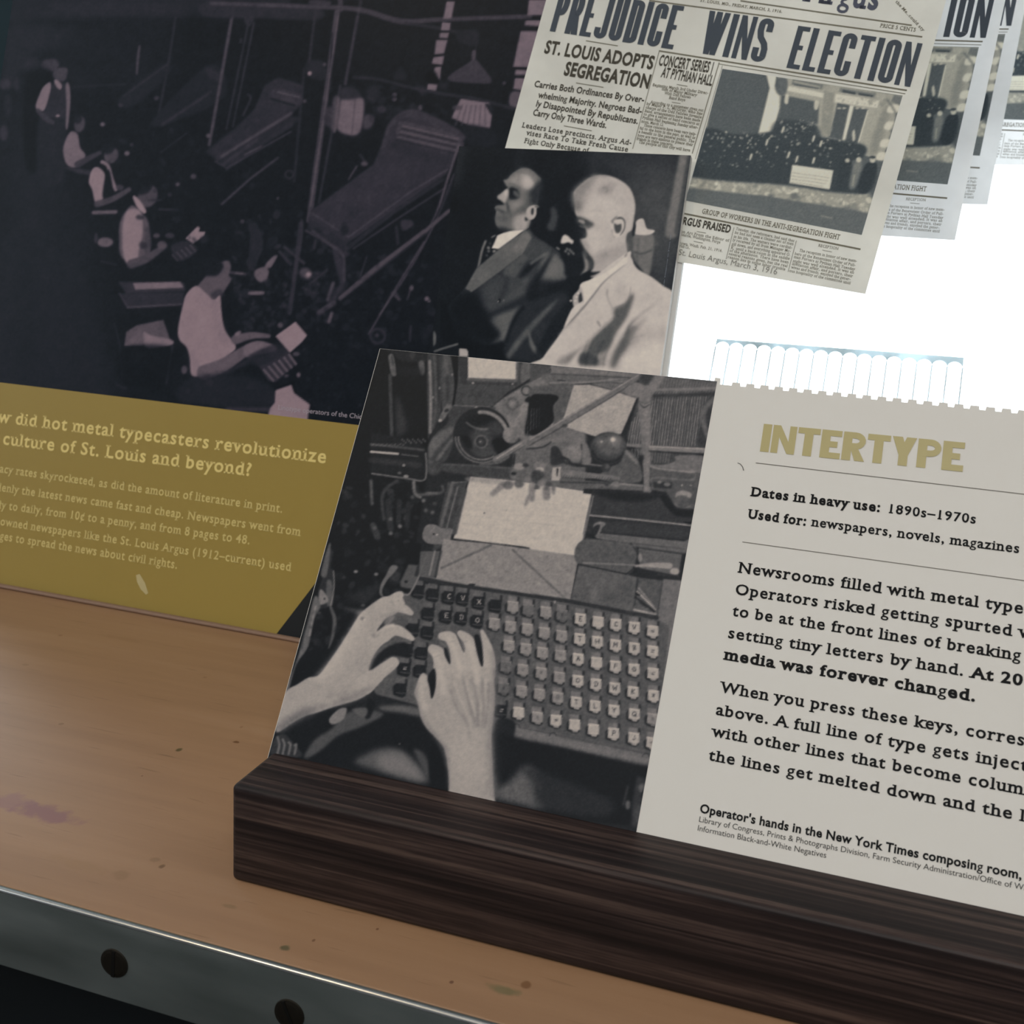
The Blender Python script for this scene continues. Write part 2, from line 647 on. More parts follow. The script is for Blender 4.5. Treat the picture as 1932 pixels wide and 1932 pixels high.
# ------------------------------------------------------------------ artwork: two men in suits (upright print)
def art_men():
    c = Canvas(800, 260, 1320, 730, 24)
    P, Ln, E = c.poly, c.line, c.ell
    c.frame(800, 270, .26398)
    # curtain folds and tones of the dark hall
    for x, w, v in ((270, 60, 42), (700, 60, 36), (760, 40, 30), (1240, 70, 44), (1330, 60, 36)):
        Ln([(x, 30), (x - 60, 420)], w, v, .8, 6)
    P([(1100, 40), (1900, 60), (1800, 900), (1500, 760), (1350, 250)], 58, .85, 24)
    P([(1500, 300), (1800, 300), (1760, 1060), (1560, 900)], 74, .8, 20)
    Ln([(1868, 60), (1765, 640)], (70, 85), 116, .9, 2.2, False)
    Ln([(1900, 60), (1800, 640)], 26, 66, .8, 1.5, False)
    E(220, 410, 40, 90, 12, .8, 5, 10)
    E(330, 500, 120, 300, 17, .6, 18)
    # man in the background between the two
    P([(905, 470), (935, 460), (958, 520), (950, 560), (935, 620), (890, 620), (880, 590), (905, 540)], 66, .9, 2.2)
    # hat man at right
    P([(1470, 560), (1500, 550), (1640, 660), (1640, 780), (1610, 940), (1560, 900), (1440, 760)], 80, .9, 2)
    P([(1500, 660), (1560, 640), (1640, 660), (1625, 860), (1600, 950), (1540, 880), (1500, 800)], 112, .9, 1.6)
    Ln([(1505, 780), (1560, 790), (1628, 765)], 14, 70, .8, 1.2)
    Ln([(1535, 690), (1520, 850)], 16, 78, .6, 1.6)
    P([(1518, 560), (1545, 542), (1570, 548), (1592, 610), (1640, 622), (1645, 636), (1605, 655), (1530, 655), (1500, 640), (1512, 610)], 205, 1, .8)
    P([(1490, 560), (1512, 580), (1508, 650), (1488, 660)], 38, .9, 1)
    E(1665, 725, 16, 16, 84, .7, 1.5)
    # ---------------- man on the left, M1 frame
    c.frame(900, 300, .10352)
    head = [(480, 380), (545, 380), (640, 270), (760, 190), (900, 165), (1020, 220), (1100, 300), (1165, 370), (1140, 480), (1120, 700),
            (1100, 840), (1060, 1050), (985, 1110), (930, 1260), (800, 1330), (640, 1350), (480, 1300), (400, 1260), (340, 1180), (330, 1070), (350, 960), (330, 870),
            (470, 820), (395, 740), (370, 680), (430, 640), (520, 560), (560, 520), (520, 450)]
    P(head, 92, 1, .8)
    P([(960, 520), (1120, 460), (1170, 600), (1110, 860), (1000, 860), (960, 700)], 40, .95, 5)
    P([(1100, 330), (1180, 380), (1180, 560), (1060, 560), (1050, 440)], 44, .9, 3)
    P([(540, 430), (640, 300), (820, 240), (960, 300), (1040, 420), (1000, 520), (860, 560), (740, 500), (620, 480)], 140, .95, 4)
    P([(840, 330), (940, 310), (1040, 400), (1020, 470), (900, 560), (820, 450)], 186, .9, 4)
    P([(760, 180), (900, 170), (1060, 270), (1150, 370), (1080, 430), (1010, 400), (960, 300), (850, 250)], 118, .8, 3)
    P([(500, 390), (560, 380), (590, 450), (560, 510)], 128, .8, 2)
    # brow, eye socket, lid
    P([(585, 540), (650, 520), (740, 560), (790, 660), (740, 730), (640, 750), (575, 690)], 24, .95, 1.8)
    P([(660, 580), (720, 590), (770, 670), (740, 700), (670, 650)], 84, .9, 1.4)
    P([(780, 560), (900, 580), (900, 700), (800, 800), (760, 720)], 112, .7, 4)
    Ln([(570, 470), (640, 450), (740, 500), (800, 570)], 26, 84, .6, 2)
    # nose
    P([(375, 680), (430, 640), (540, 555), (572, 590), (565, 690), (530, 760), (500, 810), (440, 760), (395, 730)], 160, 1, 1.8)
    E(530, 620, 26, 60, 206, .8, 2, 20)
    P([(390, 740), (470, 790), (500, 830), (440, 850), (360, 820)], 20, .9, 1.5)
    # cheek folds, mouth
    P([(600, 780), (760, 750), (860, 780), (760, 900), (640, 960), (590, 880)], 134, .85, 4)
    Ln([(545, 800), (560, 880), (590, 980), (620, 1060)], (20, 44, 40, 20), 42, .9, 2)
    P([(350, 870), (440, 850), (520, 860), (540, 930), (500, 960), (420, 910)], 112, .9, 2)
    Ln([(350, 905), (420, 935), (480, 965), (510, 985)], (16, 26, 28, 12), 30, .85, 2)
    P([(330, 860), (420, 850), (500, 880), (480, 930), (380, 900)], 96, .6, 3)
    P([(370, 970), (420, 975), (450, 1020), (420, 1060), (370, 1020)], 108, .8, 2)
    P([(340, 1030), (420, 1060), (560, 1080), (560, 1140), (420, 1160), (340, 1110)], 78, .8, 5)
    P([(560, 900), (700, 980), (720, 1100), (600, 1140), (520, 1060)], 96, .7, 6)
    P([(380, 1180), (520, 1130), (640, 1150), (640, 1250), (500, 1290), (400, 1240)], 100, .8, 4)
    P([(720, 1030), (880, 960), (960, 1000), (940, 1200), (820, 1310), (700, 1330), (640, 1180)], 158, .95, 4)
    P([(700, 950), (830, 880), (960, 850), (900, 950), (780, 1000)], 78, .8, 4)
    P([(380, 1260), (480, 1240), (600, 1290), (700, 1330), (560, 1360), (420, 1330)], 34, .8, 3)
    # ear
    P([(920, 900), (1000, 850), (1090, 850), (1130, 880), (1080, 900), (1080, 1000), (1040, 1080), (970, 1105), (910, 1070), (900, 980)], 172, 1, 1)
    P([(995, 905), (1035, 900), (1030, 1000), (1010, 1025), (985, 990)], 40, .95, 1)
    Ln([(1065, 870), (1110, 880)], 22, 50, .9, 1)
    P([(880, 1060), (930, 1100), (900, 1140), (870, 1120)], 34, .95, 1)
    Ln([(880, 1150), (840, 1300)], 60, 172, .8, 3)
    # collar, tie
    P([(360, 1400), (480, 1350), (620, 1315), (850, 1295), (700, 1420), (530, 1560), (410, 1645), (265, 1620)], 226, 1, .7, False)
    P([(265, 1420), (330, 1385), (365, 1400), (330, 1500), (250, 1660), (180, 1760), (100, 1800), (180, 1600)], 28, .95, 1)
    Ln([(270, 1425), (330, 1395)], 24, 120, .9, .8)
    for x, y, r, v in ((210, 1620, 30, 150), (215, 1680, 26, 120), (320, 1690, 40, 150), (240, 1540, 24, 80), (180, 1760, 26, 90)):
        E(x, y, r, r * .7, v, .85, 1.2, 40)
    Ln([(155, 1500), (90, 1680), (35, 1930), (0, 2090)], 40, 118, .9, 1, True)
    # jacket of the left man, M3 frame
    c.frame(820, 430, .23292)
    P([(720, 30), (770, 10), (810, 60), (1000, 190), (1050, 280), (1065, 420), (940, 470), (800, 760), (600, 900), (400, 940), (160, 760), (110, 640), (250, 480), (340, 330), (450, 230), (520, 170)], 52, 1, 1.2)
    P([(110, 600), (330, 500), (450, 700), (560, 900), (420, 950), (170, 860)], 20, 1, 8)
    P([(740, 20), (785, 80), (715, 210), (560, 330), (300, 520), (250, 490), (340, 330), (460, 230), (560, 140)], 92, 1, .8, False)
    P([(745, 30), (785, 85), (730, 190), (640, 170)], 112, .8, 3)
    P([(715, 215), (780, 215), (700, 330), (640, 410), (560, 380), (580, 320)], 78, .9, 1.5)
    P([(790, 90), (900, 130), (950, 190), (800, 260), (730, 210)], 66, .9, 1.5)
    P([(870, 270), (950, 210), (1020, 240), (1060, 320), (1065, 400), (900, 470), (830, 440)], 100, .95, 3)
    Ln([(700, 400), (760, 330), (850, 240)], (30, 50, 30), 24, .95, 2)
    Ln([(780, 290), (850, 240), (920, 210)], (20, 30, 30), 96, .8, 1.6)
    Ln([(780, 560), (820, 440), (900, 300), (950, 220)], (80, 60, 34, 20), 26, .95, 3)
    P([(480, 420), (620, 400), (780, 420), (740, 540), (600, 600), (470, 690), (380, 560)], 64, .9, 5)
    Ln([(590, 410), (570, 500), (540, 560)], 40, 44, .7, 3)
    Ln([(600, 560), (720, 500), (760, 420)], (20, 60, 40), 76, .8, 4)
    P([(430, 700), (600, 620), (740, 560), (700, 640), (560, 690), (440, 740)], 30, .9, 4)
    P([(460, 740), (640, 660), (690, 640), (640, 760), (570, 920), (470, 940), (540, 860)], 94, .9, 4)
    E(525, 590, 12, 16, 14, .9, .9); E(516, 596, 5, 7, 160, .9, .6); E(560, 588, 6, 10, 110, .8, .7)
    P([(60, 620), (110, 640), (180, 860), (420, 950), (560, 920), (600, 1060), (270, 1040), (200, 960), (60, 900)], 17, .95, 3)
    # dark arm between the men
    P([(790, 420), (1060, 430), (1180, 400), (1120, 560), (900, 700), (760, 640), (740, 560)], 26, .9, 5)
    P([(690, 640), (900, 560), (1040, 520), (1120, 640), (1060, 780), (870, 1070), (590, 1050), (580, 900)], 40, .95, 3)
    Ln([(600, 1040), (700, 900), (860, 720), (990, 590)], (40, 50, 44, 20), 88, .8, 2.4)
    Ln([(870, 800), (980, 760), (1020, 600)], 60, 56, .6, 6)
    Ln([(1060, 640), (1010, 780), (990, 850)], (20, 30, 20), 58, .7, 2)
    Ln([(765, 850), (790, 950), (850, 1030)], (10, 34, 40), 110, .8, 1.8)
    Ln([(830, 830), (850, 900), (960, 880)], 50, 48, .7, 5)
    P([(980, 700), (1130, 560), (1100, 700), (1010, 870), (940, 940), (860, 1060), (820, 1000)], 26, .85, 3)
    Ln([(580, 920), (640, 760), (720, 640)], 24, 20, .9, 2)
    # ---------------- man on the right, M2 frame
    c.frame(1050, 310, .11387)
    head = [(300, 440), (420, 320), (540, 230), (700, 180), (880, 195), (1060, 270), (1190, 370), (1260, 490), (1300, 640), (1300, 760), (1280, 900),
            (1250, 1080), (1170, 1150), (1150, 1310), (1180, 1480), (1250, 1640), (900, 1760), (600, 1870), (560, 1800), (620, 1700), (610, 1600), (540, 1500), (470, 1400),
            (410, 1290), (380, 1230), (490, 1210), (480, 1060), (400, 960), (350, 880), (310, 790), (310, 640), (290, 540)]
    P(head, 186, 1, 1.2)
    P([(260, 560), (300, 430), (440, 290), (620, 190), (640, 280), (500, 400), (440, 560), (400, 760), (330, 740)], 96, .8, 5)
    P([(280, 500), (420, 330), (560, 260), (560, 420), (520, 620), (420, 720), (330, 740)], 140, .8, 6)
    P([(330, 640), (440, 660), (430, 740), (360, 800), (310, 740)], 106, .8, 4)
    P([(480, 600), (800, 520), (1100, 640), (1200, 900), (1000, 800), (700, 1000), (560, 900), (460, 760)], 202, .85, 9)
    P([(700, 430), (760, 360), (900, 290), (980, 330), (930, 440), (860, 500), (720, 490)], 152, .8, 3)
    Ln([(760, 400), (820, 380), (850, 430), (810, 460)], 18, 128, .6, 1.2)
    P([(620, 160), (760, 180), (860, 210), (700, 230), (560, 240)], 110, .6, 3)
    Ln([(570, 780), (640, 760), (740, 780)], 20, 166, .7, 1.6)
    P([(330, 860), (430, 880), (560, 940), (620, 980), (610, 1030), (520, 1080), (490, 1060), (400, 1000), (330, 980)], 58, .95, 2.4)
    P([(360, 920), (450, 930), (470, 985), (400, 970)], 140, .9, 1.2)
    P([(370, 1010), (460, 1030), (470, 1060), (400, 1060)], 120, .8, 1.4)
    P([(250, 1000), (470, 1070), (500, 1200), (400, 1240), (440, 1330), (500, 1430), (540, 1500), (470, 1520), (440, 1700), (400, 1850), (150, 1850), (130, 1640), (60, 1500), (280, 1350), (300, 1200)], 28, .98, 2.5)
    P([(520, 1120), (700, 1080), (800, 1300), (700, 1480), (580, 1480), (540, 1340)], 206, .8, 8)
    P([(400, 1250), (520, 1300), (540, 1420), (500, 1440), (440, 1340)], 150, .8, 3)
    P([(460, 1420), (510, 1470), (520, 1560), (480, 1520)], 92, .8, 2)
    # ear
    P([(900, 960), (940, 880), (1010, 845), (1090, 860), (1140, 950), (1130, 1080), (1080, 1180), (1000, 1210), (920, 1200), (900, 1100)], 208, 1, 1.2)
    P([(905, 930), (960, 875), (1010, 855), (1000, 900), (960, 940), (940, 985), (910, 970)], 118, .95, 1.2)
    Ln([(1000, 905), (1040, 890), (1095, 900), (1130, 960), (1125, 1060), (1090, 1130), (1055, 1180)], (20, 40, 34, 26, 24, 24, 10), 74, .95, 1)
    P([(955, 975), (1010, 1000), (1070, 980), (1080, 1060), (1050, 1130), (990, 1140), (960, 1080)], 72, .97, 1.2)
    P([(955, 925), (1010, 950), (1060, 935), (1090, 960), (1040, 985), (960, 960)], 196, .9, 1)
    Ln([(920, 1090), (930, 1180), (960, 1210)], (30, 20, 30), 128, .7, 1.4)
    Ln([(880, 1290), (930, 1260)], 26, 160, .6, 1.6)
    # neck
    P([(640, 1490), (900, 1400), (1140, 1300), (1160, 1440), (1100, 1600), (900, 1700), (700, 1780), (600, 1700), (620, 1580)], 160, .85, 4)
    P([(740, 1440), (860, 1450), (840, 1560), (760, 1560)], 134, .6, 5)
    P([(640, 1680), (900, 1600), (1060, 1620), (860, 1760), (640, 1840)], 176, .7, 4)
    P([(540, 1500), (600, 1560), (620, 1660), (580, 1760), (520, 1740), (530, 1600)], 62, .95, 2.4)
    P([(430, 1440), (480, 1540), (530, 1620), (520, 1760), (430, 1850), (400, 1840), (470, 1700)], 146, .9, 2)
    P([(90, 1220), (130, 1170), (190, 1190), (240, 1240), (280, 1270), (260, 1320), (200, 1290), (120, 1310), (75, 1300)], 212, 1, 1.2)
    for x, y in ((150, 1440), (200, 1480), (250, 1450), (280, 1480), (220, 1420), (175, 1405)):
        E(x, y, 26, 16, 135, .8, 1.2, 60)
    P([(0, 1370), (50, 1400), (50, 1420), (0, 1390)], 170, .9, 1.2)
    # suit of the right man, M3 frame
    c.frame(820, 430, .23292)
    P([(1560, 200), (1590, 240), (1640, 330), (1760, 400), (1850, 470), (1935, 530), (1990, 700), (1960, 1200), (850, 1120), (880, 1050), (1010, 870), (1110, 700), (1150, 590), (1200, 470), (1250, 430)], 202, 1, .9)
    P([(1140, 440), (1230, 370), (1260, 360), (1560, 220), (1440, 330), (1190, 470)], 36, .0, 1)
    Ln([(1190, 400), (1240, 375), (1290, 370), (1340, 355)], (40, 44, 30, 8), 24, .95, 1.4)
    P([(1180, 460), (1290, 410), (1420, 340), (1545, 240), (1550, 290), (1380, 420), (1230, 620), (1200, 580)], 222, 1, .9)
    Ln([(1545, 230), (1555, 210)], 14, 120, .8, 1)
    Ln([(1540, 300), (1380, 430), (1290, 540), (1210, 640), (1080, 780)], (4, 10, 14, 18, 12), 96, .75, 1.2)
    P([(1120, 560), (1160, 510), (1190, 480), (1210, 600), (1160, 620), (1130, 640)], 175, .95, 1)
    P([(1185, 520), (1200, 590), (1170, 610), (1165, 560)], 40, .9, 1)
    for x, y in ((1150, 560), (1140, 590), (1165, 530), (1105, 590)):
        E(x, y, 10, 8, 228, .8, .8)
    P([(1130, 640), (1210, 600), (1080, 780), (1050, 800), (1090, 700)], 206, 1, 1)
    Ln([(1400, 500), (1400, 560), (1440, 650)], 16, 130, .7, 1.6)
    P([(1470, 450), (1560, 440), (1540, 560), (1490, 570), (1470, 500)], 168, .7, 5)
    Ln([(1440, 650), (1560, 600), (1590, 480)], 10, 140, .7, 1)
    P([(1445, 660), (1540, 610), (1600, 530), (1615, 560), (1570, 700), (1480, 840), (1380, 1000), (1250, 1010), (1300, 870), (1440, 730)], 74, .92, 3)
    P([(1190, 1010), (1300, 1020), (1330, 1110), (1170, 1100)], 58, .9, 3)
    P([(1340, 860), (1440, 800), (1380, 980), (1300, 960)], 50, .7, 4)
    Ln([(1800, 610), (1700, 680), (1590, 780), (1560, 860)], (8, 24, 26, 30), 100, .85, 2.2)
    P([(1560, 820), (1640, 800), (1580, 900), (1560, 960), (1490, 1060), (1440, 1120), (1480, 1000)], 66, .85, 3.5)
    Ln([(1560, 900), (1700, 870)], 12, 150, .8, 1.5)
    P([(1640, 650), (1900, 600), (1890, 800), (1700, 860), (1620, 780)], 214, .6, 8)
    P([(1580, 940), (1700, 920), (1880, 960), (1860, 1140), (1480, 1120)], 210, .7, 6)
    P([(1210, 960), (1330, 860), (1440, 760), (1440, 860), (1330, 1000), (1210, 1010)], 96, .55, 6)
    Ln([(1445, 1110), (1500, 980), (1580, 880), (1640, 800), (1720, 720)], (46, 50, 46, 30, 10), 92, .7, 4)
    Ln([(1500, 1000), (1560, 940), (1650, 890)], (60, 50, 20), 110, .6, 5)
    Ln([(1210, 640), (1090, 780), (1000, 870)], (10, 14, 8), 120, .6, 2)
    for i, (xx, v) in enumerate(((1190, 60), (1225, 44), (1262, 70), (1300, 52), (1336, 96), (1368, 60))):
        Ln([(xx, 1108), (xx + 14, 1030), (xx + 60 + i * 4, 900)], (30, 28, 8), v, .6, 2.5)
    P([(1560, 860), (1700, 800), (1860, 780), (1880, 900), (1700, 900), (1590, 960)], 160, .4, 8)
    P([(1400, 1120), (1480, 960), (1560, 860), (1570, 940), (1500, 1060), (1480, 1130)], 70, .5, 6)
    P([(1620, 560), (1800, 520), (1900, 620), (1860, 740), (1700, 700)], 186, .5, 10)
    E(1330, 775, 12, 30, 120, .9, 1, -30)
    P([(980, 1080), (1140, 990), (1200, 960), (1120, 1060), (1060, 1110)], 90, .7, 3)
    Ln([(1200, 960), (1300, 870), (1440, 740)], 8, 150, .7, 1)
    P([(900, 1040), (1100, 780), (1400, 560), (1450, 720), (1200, 950), (1000, 1090)], 190, .35, 3)
    # lower left bits: rod and paper corner
    P([(-10, 840), (10, 860), (12, 920), (0, 950), (-10, 950)], 110, .8, 1)
    Ln([(0, 1000), (90, 970), (185, 942)], 16, 100, .9, .8)
    P([(200, 978), (255, 980), (270, 1000), (272, 1040), (200, 1040)], 165, 1, .7, False)
    c.mottle(2.2, 2.2, 110); c.mottle(7, 3, 110)
    c.grain(2.2, .7)
    return c
# ------------------------------------------------------------------ artwork: operator's hands at the keyboard
GLY = {'C': [[(3, 1), (1, 0), (-1, 1), (-2, 4), (-1, 7), (1, 8), (3, 7)]], 'V': [[(-3, 0), (0, 8), (3, 0)]], 'T': [[(-3, 0), (3, 0)], [(0, 0), (0, 8)]],
       'H': [[(-3, 0), (-3, 8)], [(3, 0), (3, 8)], [(-3, 4), (3, 4)]], 'M': [[(-3, 8), (-3, 0), (0, 5), (3, 0), (3, 8)]],
       'B': [[(-2, 0), (-2, 8), (2, 7), (2, 5), (-1, 4), (2, 3), (2, 1), (-2, 0)]], 'A': [[(-3, 8), (0, 0), (3, 8)], [(-2, 5), (2, 5)]],
       'F': [[(3, 0), (-2, 0), (-2, 8)], [(-2, 4), (2, 4)]], 'G': [[(3, 1), (0, 0), (-3, 4), (0, 8), (3, 7), (3, 4), (1, 4)]],
       'O': [[(0, 0), (-3, 2), (-3, 6), (0, 8), (3, 6), (3, 2), (0, 0)]], 'D': [[(-2, 0), (-2, 8), (1, 8), (3, 6), (3, 2), (1, 0), (-2, 0)]],
       'W': [[(-4, 0), (-2, 8), (0, 2), (2, 8), (4, 0)]], 'K': [[(-2, 0), (-2, 8)], [(3, 0), (-2, 4), (3, 8)]], 'L': [[(-2, 0), (-2, 8), (3, 8)]],
       'Y': [[(-3, 0), (0, 4), (3, 0)], [(0, 4), (0, 8)]], 'Q': [[(0, 0), (-3, 2), (-3, 6), (0, 8), (3, 6), (3, 2), (0, 0)], [(1, 5), (4, 9)]],
       'P': [[(-2, 8), (-2, 0), (2, 0), (3, 2), (2, 4), (-2, 4)]], 'J': [[(2, 0), (2, 6), (0, 8), (-2, 6)]], 'E': [[(3, 0), (-2, 0), (-2, 8), (3, 8)], [(-2, 4), (2, 4)]],
       'X': [[(-3, 0), (3, 8)], [(3, 0), (-3, 8)]], '=': [[(-2, 3), (3, 3)], [(-2, 6), (2, 6)]], '-': [[(-3, 4), (4, 4)]], '*': [[(-2, 2), (2, 6)], [(2, 2), (-2, 6)], [(0, 1), (0, 7)]]}


def art_keys():
    c = Canvas(495, 645, 1390, 1590, 34)
    P, Ln, E, R = c.poly, c.line, c.ell, c.rect
    # ================= upper left: dark frame of the machine (F)
    c.frame(700, 640, .20704)
    P([(-400, 60), (560, 100), (540, 900), (500, 1300), (400, 1932), (-900, 1932)], 18, 1, 2, False)
    c.speck(60, -300, 1200, 450, 1900, 46, 30, 80, .6, 1.4)
    P([(110, 80), (520, 110), (510, 200), (360, 210), (240, 180), (200, 130)], 40, .8, 2)
    E(380, 140, 26, 40, 66, .8, 1.6)
    P([(160, 150), (200, 140), (225, 250), (230, 330), (190, 330), (170, 250)], 100, .9, 1)
    Ln([(190, 150), (205, 240)], 10, 50, .8, .8)
    Ln([(175, 330), (180, 560), (192, 930)], 32, 62, 1, .9)
    P([(225, 540), (260, 560), (330, 800), (290, 860), (240, 880)], 62, .8, 4)
    P([(435, 210), (480, 200), (490, 300), (465, 330), (440, 290)], (96), .9, 1.4)
    P([(260, 260), (440, 260), (440, 330), (260, 330)], 30, .8, 4)
    # upright bars
    P([(520, 120), (650, 130), (640, 600), (600, 760), (540, 870), (520, 860)], 60, 1, 1)
    Ln([(535, 200), (545, 500), (540, 850)], 26, 128, .9, .9)
    Ln([(575, 160), (590, 400), (590, 640), (560, 800)], 20, 84, .8, 1.5)
    Ln([(610, 140), (620, 560)], 20, 40, .8, 1.2)
    P([(655, 130), (720, 140), (760, 420), (740, 600), (650, 640)], 72, 1, 1)
    Ln([(680, 150), (690, 300), (710, 340)], 30, 100, .7, 2)
    Ln([(700, 340), (700, 560)], 30, 52, .8, 2)
    P([(735, 140), (800, 145), (800, 420), (760, 620), (740, 600), (765, 400)], 16, 1, 1)
    for x, y in ((625, 445), (740, 325), (565, 530)):
        E(x, y, 9, 14, 130, .8, .8)
    # panel with the notice
    P([(800, 145), (1400, 200), (1650, 235), (1600, 300), (1250, 480), (1120, 610), (760, 600), (790, 400)], 66, 1, .8, False)
    P([(800, 150), (885, 155), (880, 380), (820, 390)], 52, .9, 1)
    P([(885, 155), (1335, 190), (1330, 372), (885, 360)], 186, 1, .7, False)
    Ln([(885, 365), (1330, 378), (1335, 190)], 26, 90, .9, .9, False)
    Ln([(1390, 200), (1380, 400)], 16, 100, .7, 1, False)
    Ln([(850, 400), (1330, 410)], 20, 54, .8, 1, False)
    E(930, 400, 12, 10, 140); E(1290, 408, 12, 9, 120)
    Ln([(955, 230), (975, 280)], 6, 140, .6, .8)
    P([(1400, 200), (1640, 220), (1600, 260), (1380, 400)], 98, .9, 1.5)
    # diagonal guide rail
    Ln([(1130, 600), (1380, 420), (1640, 250)], 26, 34, 1, 1, False)
    Ln([(1160, 600), (1400, 440), (1650, 280)], 10, 110, .8, .8, False)
    P([(1640, 230), (1950, 245), (1932, 310), (1700, 310), (1650, 280)], 120, 1, 1)
    Ln([(1700, 290), (1780, 235)], 8, 60, .8, .8)
    P([(1620, 320), (1932, 310), (1932, 400), (1720, 420), (1620, 400), (1600, 350)], 102, 1, 1)
    Ln([(1620, 400), (1750, 425), (1932, 405)], 22, 30, .95, 1)
    Ln([(1640, 325), (1932, 320)], 10, 66, .9, 1)
    # casting round the belt wheel
    P([(1120, 610), (1380, 430), (1560, 340), (1640, 420), (1860, 430), (1760, 640), (1660, 740), (1520, 880), (1340, 900), (1280, 820), (1200, 700)], 112, 1, 1.5)
    P([(1190, 600), (1240, 530), (1340, 530), (1380, 600), (1360, 680), (1280, 700), (1200, 650)], 104, 1, 2)
    c.ring(1290, 590, 50, 18, 78, .9, 1.5)
    E(1290, 590, 30, 30, 126, .9, 2)
    c.ring(1415, 470, 42, 12, 40, .9, 1); E(1420, 470, 26, 26, 124, .9, 1.5)
    P([(1400, 560), (1480, 500), (1580, 505), (1700, 520), (1660, 620), (1660, 740), (1520, 880), (1400, 870), (1440, 620)], 22, 1, 1.2)
    for i, x in enumerate(range(1410, 1570, 26)):
        Ln([(x, 640 - i * 3), (x - 12, 880)], 7, 92 - i * 9, .8, .6, False)
    P([(1370, 600), (1440, 580), (1440, 640), (1380, 720), (1290, 820), (1260, 760), (1340, 700)], 124, 1, 1.6)
    P([(1700, 520), (1760, 430), (1860, 420), (1830, 560), (1700, 740), (1650, 760), (1670, 600)], 92, 1, 1.4)
    Ln([(1665, 610), (1710, 560)], 16, 150, .8, 1)
    # lower casting left of wheel
    P([(740, 610), (1080, 615), (1130, 640), (1000, 680), (860, 740), (790, 860), (700, 1080), (620, 1140), (520, 1100), (530, 960), (600, 850), (700, 760)], 62, 1, 1.2)
    P([(620, 850), (760, 800), (700, 900), (600, 1000), (540, 1080), (530, 960)], 98, .9, 2)
    P([(780, 850), (860, 760), (720, 960), (620, 1100), (600, 1080)], 104, .8, 1.6)
    Ln([(755, 605), (1090, 615)], 10, 120, .7, .8)
    P([(660, 640), (700, 590), (740, 610), (700, 680), (660, 740), (620, 760), (620, 720)], 100, .9, 1)
    E(690, 650, 22, 14, 40, .9, .8, -30); E(630, 740, 16, 12, 165, .9, .9)
    E(955, 650, 26, 36, 130, .95, 1.1, 15); E(960, 630, 10, 14, 190, .8, .9)
    P([(520, 1100), (620, 1140), (640, 1200), (580, 1240), (520, 1210)], 74, .9, 2)
    # wheel
    E(1010, 880, 262, 262, 34, 1, 1)
    P([(860, 740), (1000, 680), (1160, 700), (1240, 800), (1080, 820), (930, 820)], 20, .8, 3)
    P([(930, 830), (1070, 800), (1120, 960), (1160, 1060), (1000, 1080), (900, 1000)], 66, .9, 3)
    P([(1060, 780), (1170, 740), (1200, 840), (1100, 880)], 62, .8, 3)
    P([(1110, 920), (1240, 900), (1250, 980), (1180, 1060), (1120, 1000)], 14, .9, 2)
    P([(800, 880), (900, 900), (920, 1000), (860, 960)], 16, .9, 2)
    Ln([(870, 760), (930, 800), (1000, 820), (1060, 820)], 16, 112, .8, 1.2)
    t = np.linspace(math.radians(-95), math.radians(-15), 12)
    Ln(np.column_stack([1010 + 235 * np.cos(t), 900 + 235 * np.sin(t)]), 34, 132, .95, 1.1)
    t = np.linspace(math.radians(178), math.radians(60), 14)
    for rr, v in ((252, 44), (240, 108), (222, 60), (212, 118), (198, 46)):
        Ln(np.column_stack([1010 + rr * np.cos(t), 885 + rr * np.sin(t)]), 14, v, .9, .8)
    Ln([(1140, 1100), (1340, 980), (1700, 770), (1932, 640)], 64, 112, 1, .8, False)
    Ln([(1150, 1085), (1340, 965), (1700, 748), (1932, 614)], 14, 160, .8, .8, False)
    Ln([(1150, 1130), (1340, 1012), (1700, 800), (1932, 668)], 12, 40, .9, .8, False)
    Ln([(1000, 1140), (1150, 1125), (1250, 1070)], 30, 90, .9, 1.2)
    E(1005, 935, 62, 62, 96, .9, 1); E(1005, 935, 48, 48, 44, .95, 1); E(1000, 935, 22, 22, 78, .9, 1.4); E(996, 936, 7, 7, 150, .9, .6)
    E(1275, 875, 74, 74, 116, 1, 1); E(1255, 850, 40, 36, 140, .6, 3); E(1310, 920, 40, 30, 84, .6, 3)
    # crossbar and base
    P([(640, 1140), (1300, 1170), (1320, 1290), (1080, 1270), (700, 1210), (600, 1180)], 62, 1, 1.6)
    Ln([(640, 1140), (900, 1150), (1300, 1180)], 12, 96, .7, 1.2)
    P([(1330, 1010), (1660, 900), (1932, 860), (1932, 1400), (1760, 1380), (1300, 1290), (1300, 1120)], 98, 1, 1.6)
    P([(1360, 880), (1520, 870), (1680, 790), (1932, 830), (1932, 960), (1700, 930), (1440, 1000)], 112, .9, 2.5)
    Ln([(1420, 1000), (1560, 985), (1640, 940)], 14, 40, .9, 1)
    Ln([(1310, 1050), (1300, 1160)], 14, 30, .9, 1)
    for x, y, w, v in ((1350, 1160, 50, 140), (1410, 1150, 30, 50), (1300, 1225, 26, 26), (1540, 1150, 60, 120), (1540, 1190, 40, 160), (1690, 1040, 46, 60), (1690, 1080, 60, 70)):
        E(x, y, w, w * .6, v, .9, 1.2)
    P([(1640, 1000), (1700, 980), (1740, 1060), (1820, 1100), (1932, 1110), (1932, 1160), (1840, 1160), (1720, 1120), (1660, 1130)], 46, .9, 1.2)
    P([(1780, 1000), (1860, 960), (1932, 980), (1932, 1080), (1840, 1090)], 128, .9, 3)
